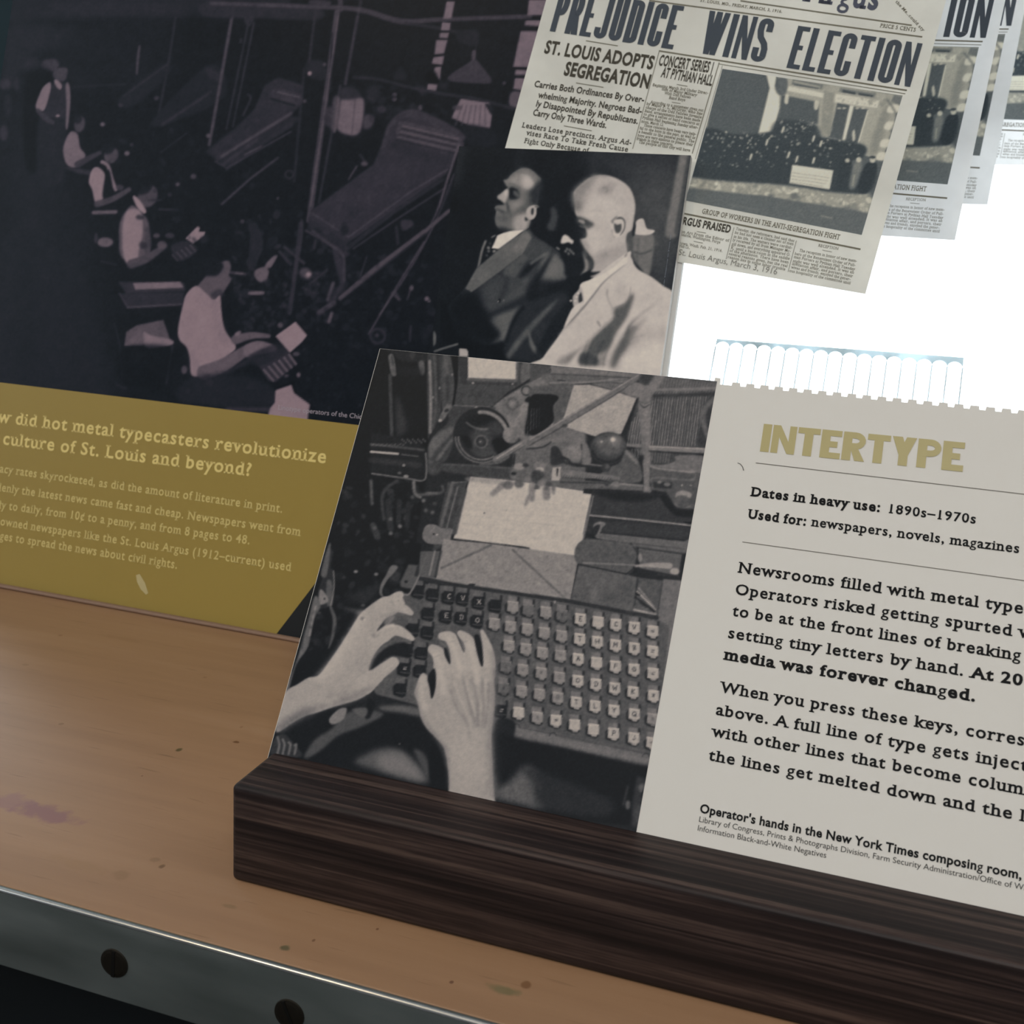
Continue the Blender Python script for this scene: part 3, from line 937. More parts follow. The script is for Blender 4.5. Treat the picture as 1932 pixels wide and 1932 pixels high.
    # stack of paper copy
    P([(905, 1255), (1300, 1290), (1932, 1385), (1932, 1932), (1560, 1932), (1400, 1890), (755, 1815), (800, 1640), (860, 1420)], 184, 1, .7, False)
    P([(905, 1255), (1300, 1290), (1290, 1330), (900, 1300)], 140, .7, 2)
    for y in (1470, 1540, 1600, 1680, 1760):
        Ln([(900 - (y - 1470) * .25, y), (1300, y + 60), (1932, y + 130)], 5, 158, .55, 1, False)
    E(1033, 1585, 7, 7, 40, .9, .6); E(1235, 1560, 8, 8, 140, .8, .8)
    for a, b, w in (((1200, 1330), (1110, 1410), 50), ((1520, 1330), (1480, 1440), 60), ((1430, 1440), (1410, 1510), 30), ((1600, 1330), (1600, 1440), 60), ((1660, 1300), (1665, 1400), 26)):
        Ln([a, b], w, 112, .8, 2)
    for x, y, w, v in ((1250, 1330, 50, 90), (1350, 1320, 46, 80), (1520, 1240, 60, 62), (1500, 1350, 34, 74), (1490, 1430, 26, 60), (1560, 1300, 40, 120), (1620, 1320, 30, 70), (1430, 1280, 30, 120)):
        E(x, y, w, w * .8, v, .85, 1.6)
    P([(1655, 1170), (1735, 1165), (1725, 1290), (1645, 1290)], 158, 1, .8, False)
    Ln([(1700, 1185), (1695, 1245)], (20, 8), 40, .95, .8)
    P([(1730, 1180), (1932, 1200), (1932, 1360), (1740, 1340)], 84, .9, 1.5, False)
    Ln([(1740, 1240), (1932, 1250)], 14, 120, .8, .9); Ln([(1740, 1290), (1932, 1310)], 14, 48, .8, .9)
    # left side of the copy stand
    P([(700, 1300), (880, 1300), (860, 1360), (700, 1880), (560, 1932), (620, 1640)], 62, 1, 1.2, False)
    Ln([(745, 1310), (660, 1620), (640, 1700)], 30, 98, .9, 1, False)
    Ln([(790, 1350), (690, 1720)], 12, 120, .8, .8, False)
    Ln([(850, 1380), (760, 1760)], 50, 72, .9, 1.2, False)
    Ln([(870, 1300), (740, 1310)], 10, 110, .7, .8)
    P([(500, 1700), (580, 1690), (640, 1720), (740, 1730), (730, 1800), (700, 1890), (640, 1870), (520, 1860), (470, 1800)], 112, 1, .8)
    E(572, 1776, 9, 9, 25); E(602, 1782, 9, 7, 190)
    # typewriter like lower-left mechanism
    P([(0, 850), (240, 890), (470, 960), (510, 1020), (505, 1250), (440, 1300), (0, 1230)], 30, 1, 1.5, False)
    Ln([(0, 960), (300, 990), (480, 1010)], 22, 80, .8, 1, False)
    for i in range(26):
        Ln([(4 + i * 12, 952), (4 + i * 12, 972)], 4, 150, .6, .5, False)
    Ln([(0, 1026), (245, 1045)], 20, 165, 1, .7, False)
    Ln([(280, 1050), (430, 1068)], 8, 120, .8, .8, False)
    for i in range(14):
        E(285 + i * 16, 915 + (i % 3) * 14, 8, 12, 104, .7, .8)
    Ln([(0, 1100), (300, 1130), (440, 1150)], 50, 52, .9, 2)
    Ln([(10, 1225), (330, 1270), (470, 1290), (505, 1220), (500, 1040)], 14, 118, .9, .9)
    E(300, 1150, 14, 12, 130); E(260, 1220, 18, 12, 90); E(320, 1250, 24, 14, 130)
    for pts, w, v in (([(240, 1290), (130, 1370), (100, 1480), (120, 1640)], 30, 66), ([(390, 1300), (400, 1400), (450, 1440)], 30, 130), ([(430, 1420), (640, 1400), (650, 1340)], 26, 86),
                      ([(160, 1480), (170, 1640), (180, 1720)], 60, 52), ([(260, 1480), (250, 1680)], 44, 48), ([(340, 1500), (330, 1700)], 50, 44), ([(0, 1290), (10, 1500)], 30, 90), ([(500, 1400), (600, 1400)], 10, 130), ([(20, 1700), (60, 1800)], 60, 62)):
        Ln(pts, w, v, .85, 1.4)
    for x, y, v in ((480, 1470, 120), (500, 1560, 90), (580, 1500, 80), (560, 1580, 100), (265, 1705, 130), (180, 1770, 120), (180, 1640, 100), (380, 1440, 90), (30, 1720, 90)):
        E(x, y, 20, 18, v, .8, 1.4)
    # ================= upper right (G)
    c.frame(1000, 680, .20704)
    P([(0, 10), (200, 30), (170, 120), (0, 200)], 74, 1, 1, False)
    P([(200, 25), (1080, 95), (960, 190), (820, 210), (400, 170), (180, 120), (195, 90)], 112, 1, .9, False)
    P([(150, 120), (820, 140), (900, 170), (700, 200), (420, 215), (180, 220)], 96, 1, 1.5)
    Ln([(190, 205), (420, 205), (760, 175), (900, 160)], (18, 16, 14, 6), 130, .8, 1)
    Ln([(190, 125), (700, 148), (920, 160)], 10, 62, .8, .8); Ln([(250, 182), (320, 185)], 10, 40, .9, .8); Ln([(740, 205), (830, 212)], 8, 48, .8, .8)
    P([(0, 250), (150, 230), (400, 225), (340, 470), (220, 590), (200, 400), (100, 320), (0, 340)], 84, .9, 1.5)
    P([(0, 345), (140, 310), (240, 320), (260, 350), (210, 420), (205, 570), (0, 680)], 20, 1, 1.2)
    for i in range(4):
        Ln([(14 + i * 24, 440), (4 + i * 26, 640 - i * 14)], 7, 90 - i * 12, .8, .6, False)
    # comb of narrow vertical guides on the right
    P([(1000, 100), (1740, 170), (1620, 800), (1340, 960), (1060, 950), (880, 700), (980, 360)], 66, 1, 1.5, False)
    P([(1060, 110), (1740, 170), (1730, 280), (1150, 300)], 92, .8, 4)
    for i in range(34):
        x = 905 + i * 25.5
        x1 = x + 26
        top = 330 if i > 5 else 560 - i * 40
        Ln([(x1 + (12 if i > 5 else 0), top), (x - 18, 780)], 9, 150 if i % 5 else 125, .75, .7, False)
        if i > 7:
            Ln([(x1 + 30, 130 + i * 3), (x1 + 14, 250)], 8, 130, .55, .7, False)
    for i in range(14):
        Ln([(930 + i * 27, 810), (935 + i * 25, 880 + i * 5 if i < 8 else 930)], 10, 120, .7, .8, False)
    for i in range(36):
        Ln([(1110 + i * 17, 290 - i * .6), (1108 + i * 17, 310 - i * .6)], 6, 140, .6, .5, False)
    Ln([(1060, 270), (1740, 255)], 26, 122, .9, 1, False)
    Ln([(1100, 330), (1720, 300)], 36, 50, .7, 2, False)
    P([(1600, 380), (1720, 310), (1640, 780), (1520, 790), (1560, 560)], 52, .9, 2)
    Ln([(1720, 320), (1600, 430), (1580, 560), (1640, 740)], 46, 104, .9, 1.6)
    P([(1650, 560), (1700, 480), (1660, 690)], 140, .9, 1)
    # white cards
    P([(400, 225), (540, 222), (735, 270), (970, 345), (880, 560), (830, 670), (600, 695), (300, 600), (310, 520)], 158, 1, .8, False)
    P([(560, 215), (735, 268), (860, 310), (970, 345), (990, 300), (820, 210)], 112, .9, 1.5)
    Ln([(0, 745), (320, 555), (700, 330), (1060, 110)], 52, 104, 1, .8, False)
    Ln([(0, 722), (320, 532), (700, 306), (1050, 95)], 12, 142, .8, .8, False)
    Ln([(0, 775), (330, 585), (710, 356), (1080, 120)], 10, 58, .8, .8, False)
    E(320, 595, 26, 16, 60, .9, 1)
    P([(870, 260), (960, 200), (1070, 230), (1110, 160), (1240, 110), (1180, 230), (1120, 310), (1090, 400), (1000, 410), (990, 330), (900, 320)], 116, 1, 1.2)
    P([(1000, 140), (1090, 110), (1130, 150), (1060, 220), (1010, 190)], 56, .85, 2)
    # column
    P([(990, 380), (1090, 390), (1100, 700), (1090, 1130), (1040, 1180), (1030, 1000), (1010, 700)], 110, 1, 1.1)
    Ln([(1060, 400), (1070, 800), (1065, 1150)], 30, 132, .7, 3)
    Ln([(1000, 395), (1040, 430), (1085, 405)], 10, 62, .8, .8); Ln([(995, 375), (1050, 395), (1100, 370)], 8, 80, .8, .8)
    E(1070, 1180, 40, 40, 112, 1, 1.2); E(1062, 1165, 18, 18, 140, .7, 2)
    Ln([(1020, 880), (1000, 960), (1010, 1110)], 40, 34, .9, 1.6)
    # bars right of column
    Ln([(890, 770), (1000, 780)], 30, 124, .9, 1, False)
    Ln([(1090, 800), (1625, 825)], 46, 118, 1, 1, False)
    Ln([(1090, 785), (1625, 808)], 12, 162, .8, .9, False)
    Ln([(1090, 828), (1620, 862)], 14, 36, .8, 1, False)
    P([(1340, 870), (1600, 880), (1580, 1030), (1400, 1020), (1120, 980), (1090, 950), (1220, 950), (1320, 920)], 108, 1, 1, True)
    P([(1090, 960), (1250, 985), (1500, 1020), (1590, 1030), (1530, 1360), (1340, 1350), (1240, 1200), (1100, 1180)], 82, 1, 1.2, False)
    Ln([(1095, 965), (1200, 990), (1500, 1022)], 18, 132, .9, 1)
    Ln([(1100, 1110), (1140, 1070), (1460, 1090), (1510, 1040)], 18, 112, .8, 1.2)
    P([(1120, 1110), (1300, 1110), (1290, 1170), (1130, 1160)], 44, .9, 1.2, False)
    E(1250, 1130, 30, 18, 112, .9, 1); E(1180, 1110, 20, 14, 120, .9, 1)
    E(1385, 1138, 10, 8, 150); E(1465, 1140, 9, 7, 150)
    P([(1330, 1210), (1400, 1185), (1470, 1215), (1450, 1260), (1340, 1270)], 136, 1, 1)
    E(1385, 1285, 76, 56, 84, .95, 1.4); Ln([(1320, 1310), (1380, 1350), (1460, 1330)], 12, 130, .7, 1)
    # ball knob
    E(715, 800, 168, 148, 56, 1, 1)
    E(730, 770, 130, 100, 96, .8, 5); E(640, 740, 50, 40, 104, .8, 4); E(770, 730, 56, 46, 128, .8, 4)
    E(755, 722, 20, 20, 205, .95, 1.6); E(652, 742, 12, 10, 175, .9, 1.2); E(710, 850, 26, 18, 92, .8, 1.6)
    t = np.linspace(math.radians(20), math.radians(170), 12)
    Ln(np.column_stack([715 + 150 * np.cos(t), 800 + 128 * np.sin(t)]), 26, 30, .8, 1.6)
    P([(880, 820), (980, 900), (1000, 1110), (620, 1080), (720, 980), (820, 930)], 86, 1, 1.4)
    Ln([(880, 830), (970, 930)], 30, 124, .8, 1.4)
    Ln([(470, 770), (480, 860), (465, 920)], 16, 34, .9, 1)
    P([(480, 760), (530, 780), (560, 930), (480, 940)], 116, .9, 1.4)
    P([(300, 840), (400, 790), (460, 820), (470, 920), (400, 940), (320, 900)], 122, .8, 3)
    Ln([(280, 880), (340, 900), (400, 950), (640, 970)], 24, 40, .9, 1); Ln([(480, 940), (560, 950), (680, 965)], 16, 110, .9, .9)
    E(690, 980, 42, 40, 56, .95, 1); E(705, 968, 20, 20, 100, .7, 1.4)
    P([(200, 800), (260, 800), (300, 880), (290, 940), (190, 950)], 44, .9, 1.4)
    # rack
    P([(280, 990), (820, 1060), (820, 1090), (280, 1060)], 112, 1, .9, False)
    for i in range(28):
        Ln([(290 + i * 17, 1046 + i * .8), (290 + i * 17, 1074 + i * .8)], 5, 60, .6, .5, False)
    P([(270, 1080), (1030, 1130), (1030, 1190), (270, 1160)], 92, 1, 1, False)
    Ln([(280, 1110), (740, 1120)], 14, 56, .9, .9, False); Ln([(820, 1125), (1030, 1145)], 16, 132, .8, .9, False)
    E(780, 1130, 40, 24, 124, .9, 1.2); E(700, 1130, 22, 16, 60, .9, 1)
    # under the rack
    P([(570, 1180), (1030, 1200), (1240, 1230), (1300, 1330), (1530, 1370), (1505, 1520), (540, 1420)], 54, 1, 1.2, False)
    P([(600, 1180), (1040, 1210), (1200, 1230), (1000, 1290), (700, 1260)], 26, .9, 3)
    P([(1180, 1230), (1250, 1240), (1330, 1350), (1530, 1370), (1510, 1420), (1340, 1420), (1240, 1330)], 22, .95, 1.6)
    Ln([(545, 1412), (1000, 1455), (1505, 1508)], 15, 146, .95, .8, False)
    P([(530, 1430), (1505, 1520), (1480, 1620), (1400, 1640), (680, 1570), (600, 1600), (500, 1560)], 46, 1, 1.2, False)
    P([(700, 1480), (1400, 1540), (1400, 1620), (700, 1560)], 60, .8, 5)
    P([(1390, 1470), (1480, 1475), (1450, 1495)], 20, .9, .8)
    # copy board right edge
    Ln([(575, 1240), (500, 1560), (440, 1830)], 18, 116, .9, .8, False)
    P([(0, 1170), (560, 1220), (440, 1790), (200, 1760), (0, 1730)], 184, 1, .8, False)
    Ln([(0, 1290), (540, 1350)], 5, 160, .5, 1, False); Ln([(0, 1400), (520, 1450)], 5, 158, .5, 1, False); Ln([(0, 1480), (250, 1510)], 6, 140, .5, 1, False)
    for a, b, w in (((20, 1150), (15, 1260), 60), ((150, 1180), (150, 1240), 70), ((215, 1110), (215, 1210), 30)):
        Ln([a, b], w, 96, .7, 1.8)
    E(60, 1060, 50, 60, 56, .8, 2); E(100, 1120, 30, 30, 120, .8, 1.5); E(20, 1140, 26, 30, 140, .7, 1.5)
    Ln([(0, 1735), (230, 1765)], 8, 76, .8, .8)
    P([(580, 1500), (640, 1470), (690, 1490), (650, 1540), (640, 1620), (590, 1600)], 120, .9, 1)
    P([(580, 1520), (640, 1500), (600, 1600), (560, 1610)], 26, .8, 1)
    P([(590, 1600), (650, 1570), (1400, 1650), (1470, 1620), (1450, 1760), (960, 1690), (640, 1630)], 100, 1, 1, False)
    Ln([(640, 1570), (1420, 1640)], 12, 36, .9, 1, False); Ln([(640, 1640), (950, 1670), (1400, 1720)], 12, 60, .8, 1.2)
    # ================= copy board lower part + tools (I)
    c.frame(860, 1020, .28986)
    P([(-80, -10), (0, 0), (230, 20), (800, 100), (745, 395), (0, 290), (-130, 262)], 132, 1, .8, False)
    Ln([(-95, 180), (230, 30)], 14, 84, .7, 1, False); Ln([(370, 60), (720, 385)], 14, 86, .7, 1, False)
    Ln([(0, 270), (740, 380)], 26, 142, .4, 2, False)
    P([(820, 0), (1120, 20), (1180, 60), (1180, 110), (1110, 220), (800, 160)], 84, 1, 1, True)
    Ln([(1140, 20), (1185, 90), (1165, 170), (1110, 220)], 12, 40, .9, .9)
    P([(1190, 50), (1475, 90), (1450, 230), (1200, 180)], 92, 1, 1, False)
    P([(830, 0), (1518, 60), (1518, 90), (1150, 40), (850, -20)], 96, .6, 1, False)
    P([(1475, 90), (1518, 80), (1500, 250), (1450, 235)], 32, 1, 1, False)
    P([(800, 160), (1110, 220), (1180, 240), (1150, 465), (745, 400)], 92, 1, 1, False)
    P([(800, 350), (1000, 360), (1100, 260), (1150, 260), (1100, 400), (860, 400)], 76, .6, 5)
    P([(880, 300), (900, 280), (930, 400), (870, 400)], 122, .5, 3)
    Ln([(800, 155), (1110, 218)], 10, 36, .95, .8, False); Ln([(830, 145), (1170, 160)], 10, 128, .8, .9, False)
    Ln([(1170, 165), (1280, 160), (1390, 165)], (14, 30, 40), 150, .95, 1); E(1200, 110, 14, 30, 140, .8, 1)
    E(1425, 200, 30, 22, 160, .9, 1); Ln([(1320, 220), (1450, 235)], 16, 60, .8, 1)
    P([(1180, 240), (1350, 260), (1310, 500), (1150, 465)], 84, 1, 1, False)
    Ln([(1185, 250), (1165, 420)], 8, 40, .9, .8, False)
    for a, b, v, w in (((1180, 330), (1300, 450), 200, 8), ((1170, 370), (1290, 460), 30, 14), ((1190, 310), (1290, 430), 150, 8), ((1160, 450), (1300, 480), 170, 12), ((1200, 400), (1240, 430), 40, 16), ((1175, 345), (1195, 355), 20, 14)):
        Ln([a, b], w, v, .9, .9, False)
    P([(1350, 250), (1480, 260), (1518, 300), (1440, 560), (1370, 1000), (1300, 1380), (1270, 1500), (1240, 1420), (1310, 500)], 108, 1, 1, False)
    P([(1360, 240), (1380, 225), (1480, 245), (1470, 260)], 40, .9, .8)
    Ln([(1345, 260), (1310, 500), (1290, 560)], 8, 56, .8, 1, False)
    # keyboard plate
    P([(-560, 250), (0, 300), (740, 400), (1150, 480), (1330, 520), (1390, 560), (1300, 1400), (1100, 1360), (340, 1200), (240, 1200), (-520, 1000), (-640, 700)], 84, 1, 1, False)
    Ln([(-300, 230), (0, 287), (740, 395), (1150, 475), (1310, 500)], 26, 44, 1, .9, False)
    Ln([(-300, 215), (0, 272), (500, 345)], 8, 130, .7, .8, False); E(105, 287, 24, 7, 30); E(645, 400, 6, 10, 160, .9, .8)
    P([(200, 1180), (340, 1180), (800, 1290), (1300, 1380), (1280, 1480), (1100, 1450), (700, 1350), (330, 1290), (230, 1250)], 98, 1, 2, False)
    Ln([(340, 1235), (700, 1315), (1270, 1440)], 46, 124, .7, 5, False)
    Ln([(330, 1195), (700, 1275), (1290, 1395)], 8, 66, .8, 1.2, False)
    Ln([(330, 1290), (700, 1365), (1270, 1480)], 20, 40, .7, 4, False)
    for x, y in ((395, 1215), (632, 1272), (1238, 1408)):
        t = np.linspace(math.pi, 2 * math.pi, 8)
        Ln(np.column_stack([x + 22 * np.cos(t), y + 22 * np.sin(t)]), 6, 46, .8, .7); E(x, y, 14, 14, 112, .6, 1)
    # below the keyboard
    P([(230, 1240), (420, 1290), (1280, 1480), (1230, 1860), (-900, 1700), (-900, 1500), (200, 1500)], 20, 1, 3, False)
    P([(270, 1620), (360, 1560), (440, 1470), (520, 1500), (560, 1640), (560, 1740), (280, 1680)], 104, .9, 6)
    P([(440, 1480), (620, 1530), (900, 1640), (1020, 1700), (960, 1800), (560, 1740), (500, 1600)], 44, .9, 6)
    P([(1180, 1530), (1230, 1550), (1270, 1570), (1220, 1880), (1140, 1860), (1150, 1700)], 56, .9, 2, False)
    E(1215, 1610, 26, 30, 96, .9, 1.6); E(1120, 1720, 16, 30, 110, .8, 1.6); E(1230, 1650, 20, 30, 16, .9, 1.5); Ln([(1120, 1600), (1090, 1720)], 12, 80, .7, 1.6)
    E(1190, 1780, 30, 60, 80, .7, 3)
    for i in range(120):
        x, y = c.rng.uniform(-200, 1330), c.rng.uniform(330, 1340)
        E(x, y, 30, 14, c.rng.choice([66, 104]), .25, 2, 10)
    # keys
    rows = [
        [(45, 375, 'V', 0), (150, 400, 'X', 0), (258, 420, '', 0), (370, 430, '', 2), (470, 450, '', 1), (585, 465, '=', 2), (690, 485, '*', 1), (810, 510, 'E', 3), (925, 530, '', 3), (1040, 545, 'C', 3), (1160, 565, 'V', 3), (1280, 590, '=', 3)],
        [(35, 500, 'D', 0), (140, 520, 'O', 0), (250, 540, '=', 2), (355, 560, '=', 2), (465, 575, '=', 2), (575, 600, '', 2), (688, 620, '*', 2), (805, 640, 'T', 3), (920, 658, 'H', 3), (1038, 680, 'M', 3), (1160, 700, 'B', 3), (1280, 720, '=', 3)],
        [(345, 685, '=', 2), (455, 705, '*', 2), (563, 730, 'Y', 2), (680, 748, '=', 2), (795, 770, 'A', 3), (915, 795, '', 3), (1038, 818, 'F', 3), (1158, 838, 'G', 3), (1282, 865, '=', 3)],
        [(325, 820, '=', 1), (435, 840, '=', 2), (555, 862, '*', 2), (673, 890, '=', 2), (793, 912, 'O', 3), (910, 935, 'D', 3), (1033, 960, 'W', 3), (1152, 985, 'K', 3), (1285, 1010, '*', 3)],
        [(310, 960, '*', 1), (427, 980, '-', 2), (543, 1000, '', 2), (663, 1022, 'B', 2), (783, 1052, 'T', 3), (905, 1077, 'L', 3), (1028, 1105, 'Y', 3), (1160, 1130, 'Q', 3), (1280, 1160, '*', 2)],
        [(295, 1105, '=', 0), (408, 1120, '', 3), (530, 1150, '*', 2), (650, 1170, '=', 3), (772, 1200, '', 3), (895, 1230, '', 3), (1025, 1255, 'P', 3), (1157, 1285, 'J', 3), (1275, 1315, '-', 3)]]
    kh = [(-520, -40), ]
    left = []
    for x, y, g in ((1165, 300, ''), (1275, 325, ''), (1395, 345, 'C'), (1240, 470, ''), (1375, 490, 'E'), (1125, 590, ''), (1235, 612, ''), (1080, 745, ''), (1190, 770, ''), (1060, 890, '='), (1180, 905, ''), (1030, 1045, '')):
        left.append(((500 + x * .24845 - 860) / .28986, (1040 + y * .24845 - 1020) / .28986, g, 0))
    for row in rows + [left]:
        for x, y, g, tone in row:
            if y > 1100 and x < 330 and tone == 3:
                continue
            # plate flap above right and slot
            P([(x - 30, y - 72), (x + 40, y - 62), (x + 36, y - 22), (x + 18, y - 20), (x - 34, y - 34)], 122 if tone else 96, .8, 1, False)
            P([(x + 30, y - 66), (x + 46, y - 64), (x + 44, y - 18), (x + 28, y - 20)], 36, .9, .8, False)
            P([(x - 54, y - 10), (x - 30, y - 30), (x - 26, y + 40), (x - 52, y + 34)], 40, .8, 1, False)
            if tone == 0:
                face, gl = 32, 190
            else:
                face, gl = (0, 100, 134, 166)[tone], (0, 66, 92, 52)[tone]
            P([(x - 42, y - 24), (x + 34, y - 32), (x + 34, y + 44), (x + 14, y + 58), (x - 16, y + 50), (x - 44, y + 40)], 26 if tone else 16, .85, 1, False)
            P([(x - 32, y - 38), (x + 38, y - 32), (x + 38, y + 30), (x + 22, y + 36), (x + 20, y + 48), (x - 10, y + 44), (x - 12, y + 34), (x - 36, y + 28)], face, 1, .8, False)
            if tone:
                P([(x - 32, y - 38), (x + 38, y - 32), (x + 36, y - 24), (x - 32, y - 30)], min(face + 28, 205), .8, .7, False)
                P([(x - 8, y + 30), (x + 18, y + 34), (x + 18, y + 46), (x - 8, y + 42)], face - 26, .7, .7, False)
            else:
                Ln([(x - 30, y + 26), (x + 34, y + 30)], 6, 84, .8, .7)
            for st in GLY.get(g, []):
                q = [(x + 2 + a * 3.6 + (b - 4) * -.2, y - 16 + b * 3.6) for a, b in st]
                Ln(q, 5.5, gl, .85 if tone != 2 else .55, .6, False)
    c.mottle(1.2, 3, 90); c.mottle(3, 2.5, 90)
    # ================= hands and left edge (H)
    c.frame(500, 1040, .24845)
    P([(480, -60), (1180, -60), (1200, 60), (1100, 320), (990, 320), (860, 370), (700, 520), (500, 840), (330, 960), (150, 1060), (260, 700)], 18, 1, 1.5, False)
    c.speck(50, 520, -30, 1050, 420, 50, 28, 70, .6, 1.6)
    for x, y, v in ((690, 155, 150), (845, 175, 130), (600, 200, 60), (745, 410, 90), (410, 470, 70), (640, 590, 40)):
        E(x, y, 16, 12, v, .8, 1)
    P([(600, 430), (700, 440), (780, 480), (700, 480)], 74, .8, 2.5)
    P([(640, 350), (760, 290), (860, 310), (740, 400)], 44, .8, 4)
    P([(960, 110), (1010, 125), (930, 220), (890, 300), (900, 350), (870, 320), (880, 250), (920, 180)], 112, .9, 1)
    P([(1090, 100), (1200, 110), (1130, 290), (1030, 270), (1030, 230)], 88, .95, 1.3, False)
    E(1072, 232, 14, 10, 30); Ln([(1230, 20), (1170, 190), (1100, 320), (1060, 330)], 12, 130, .9, .8); Ln([(1200, 30), (1150, 180)], 30, 40, .8, 1)
    P([(1180, 0), (1330, 0), (1290, 200), (1170, 190)], 92, .9, 1, False)
    Ln([(1290, 0), (1250, 180)], 14, 136, .8, .8, False); Ln([(1340, 0), (1290, 190)], 14, 60, .8, 1, False)
    # levers along the left edge
    P([(470, 0), (520, 0), (500, 120), (530, 170), (520, 380), (490, 420), (420, 440), (390, 420), (400, 320), (440, 180)], 44, 1, 1.2)
    P([(480, -40), (500, -40), (470, 180), (430, 190), (430, 140)], 96, .9, 1.2)
    P([(470, 230), (510, 240), (510, 400), (470, 400)], 90, .9, 1.5)
    P([(420, 290), (470, 340), (480, 380), (450, 400), (410, 400)], 128, .95, 1)
    Ln([(520, 150), (525, 270), (500, 420)], 8, 150, .7, .7); E(452, 362, 9, 9, 60); Ln([(500, 430), (530, 520), (515, 640), (485, 735)], (20, 30, 24, 10), 92, .9, 1.1)
    P([(380, 340), (420, 420), (360, 540), (330, 720), (240, 860), (180, 1050), (160, 1040), (250, 800), (330, 520)], 100, 1, 1.2)
    Ln([(385, 420), (340, 640)], 16, 150, .7, 1); Ln([(300, 560), (280, 740)], 12, 60, .7, 1)
    c.speck(30, 340, 420, 620, 800, 40, 30, 72, .5, 1.6)
    # lap and cuffs
    P([(60, 1380), (560, 1180), (850, 1200), (1150, 1190), (1300, 1410), (1395, 1780), (1300, 1760), (50, 1560)], 22, 1, 2, False)
    P([(870, 1180), (1020, 1170), (1160, 1190), (1170, 1250), (1050, 1230), (900, 1210)], 112, .8, 3)
    P([(620, 1230), (780, 1200), (900, 1240), (740, 1330), (560, 1400), (440, 1500), (330, 1570), (300, 1550), (380, 1430), (500, 1350)], 82, .95, 2.5)
    P([(780, 1130), (840, 1150), (800, 1260), (760, 1260)], 24, 1, 1.5)
    P([(660, 1200), (770, 1190), (770, 1250), (720, 1250)], 96, .9, 1.6)
    P([(490, 1270), (560, 1200), (620, 1195), (600, 1270), (540, 1310), (500, 1310)], 124, 1, 1)
    P([(680, 1590), (860, 1500), (1010, 1500), (1140, 1600), (1240, 1760), (1000, 1710), (760, 1640)], 92, .9, 5)
    P([(860, 1560), (1040, 1540), (1200, 1700), (1160, 1740), (900, 1660)], 124, .8, 6)
    P([(1130, 1500), (1210, 1540), (1250, 1640), (1250, 1740), (1180, 1620)], 88, .8, 3)
    P([(1280, 1450), (1340, 1560), (1395, 1780), (1260, 1750), (1250, 1560)], 18, .95, 2)
    P([(60, 1440), (140, 1390), (200, 1440), (280, 1560), (50, 1540)], 52, 1, 1.2)
    for x in (95, 135, 180, 225):
        Ln([(x, 1410 + (x - 95) * .5), (x + 14, 1470), (x, 1540)], 16, 118, .85, 1)
    E(1022, 1462, 5, 5, 170, .8, .6)
    # left hand
    LH = [(150, 1080), (250, 1010), (330, 960), (410, 940), (500, 820), (560, 735), (620, 640), (690, 525), (720, 480), (780, 425), (860, 368), (910, 345), (975, 360), (1040, 400),
          (1000, 470), (930, 510), (900, 560), (980, 560), (960, 660), (880, 720), (815, 820), (790, 920), (860, 870), (900, 960), (860, 1010), (790, 1080), (700, 1130), (600, 1160),
          (500, 1190), (400, 1225), (300, 1255), (200, 1310), (95, 1375), (90, 1300)]
    P(LH, 158, 1, 1)
    Ln([(900, 400), (960, 370), (1005, 340), (1030, 330)], (90, 70, 62, 50), 164, 1, .9)
    Ln([(1030, 360), (1045, 395)], 36, 166, 1, .9)
    Ln([(880, 430), (980, 420), (1060, 440), (1110, 470)], (90, 80, 66, 38), 162, 1, .9)
    Ln([(830, 690), (900, 640), (985, 600), (1060, 625), (1120, 665)], (110, 96, 84, 66, 34), 164, 1, .9)
    Ln([(760, 1010), (860, 930), (930, 880), (975, 845)], (150, 110, 96, 84), 164, 1, .9)
    P([(850, 610), (880, 560), (930, 510), (940, 530), (900, 575)], 34, .95, 1); P([(905, 540), (930, 505), (990, 490), (960, 540), (920, 570)], 128, .8, 1.2)
    P([(812, 640), (850, 615), (900, 580), (850, 650)], 104, .7, 2)
    P([(800, 900), (830, 820), (910, 740), (990, 700), (1080, 700), (1100, 800), (1020, 800), (960, 795), (900, 830), (840, 880)], 26, .95, 1.6)
    Ln([(975, 560), (900, 585), (840, 640)], 20, 200, .6, 2)
    Ln([(740, 470), (700, 560), (600, 720), (500, 860), (420, 960)], 60, 190, .55, 5)
    Ln([(470, 1110), (560, 1080), (620, 1070)], 26, 138, .5, 3); Ln([(480, 1150), (560, 1130)], 30, 196, .6, 3)
    Ln([(130, 1340), (280, 1230), (460, 1170), (640, 1120), (800, 1040)], (60, 50, 40, 40, 40), 120, .5, 4)
    P([(90, 1340), (200, 1250), (340, 1190), (380, 1230), (220, 1310), (90, 1390)], 92, .6, 6)
    Ln([(940, 930), (990, 870)], 20, 150, .5, 2); E(740, 512, 18, 14, 110, .8, 1.4); E(756, 520, 8, 8, 200, .7, .8)
    P([(730, 800), (800, 760), (790, 880), (720, 960)], 150, .5, 6)
    Ln([(930, 440), (1000, 450), (1050, 470)], 16, 140, .5, 2)
    # right hand
    RH = [(1400, 2100), (1397, 1780), (1388, 1640), (1360, 1500), (1300, 1420), (1225, 1340), (1180, 1250), (1160, 1150), (1135, 1080), (1150, 1020), (1175, 950), (1205, 925), (1235, 955),
          (1250, 1040), (1265, 1120), (1290, 1050), (1296, 960), (1285, 860), (1400, 850), (1510, 760), (1560, 740), (1640, 860), (1700, 700), (1735, 760), (1750, 860),
          (1742, 1000), (1750, 1100), (1740, 1250), (1722, 1400), (1730, 1600), (1745, 1880), (1755, 2100)]
    P(RH, 158, 1, 1)
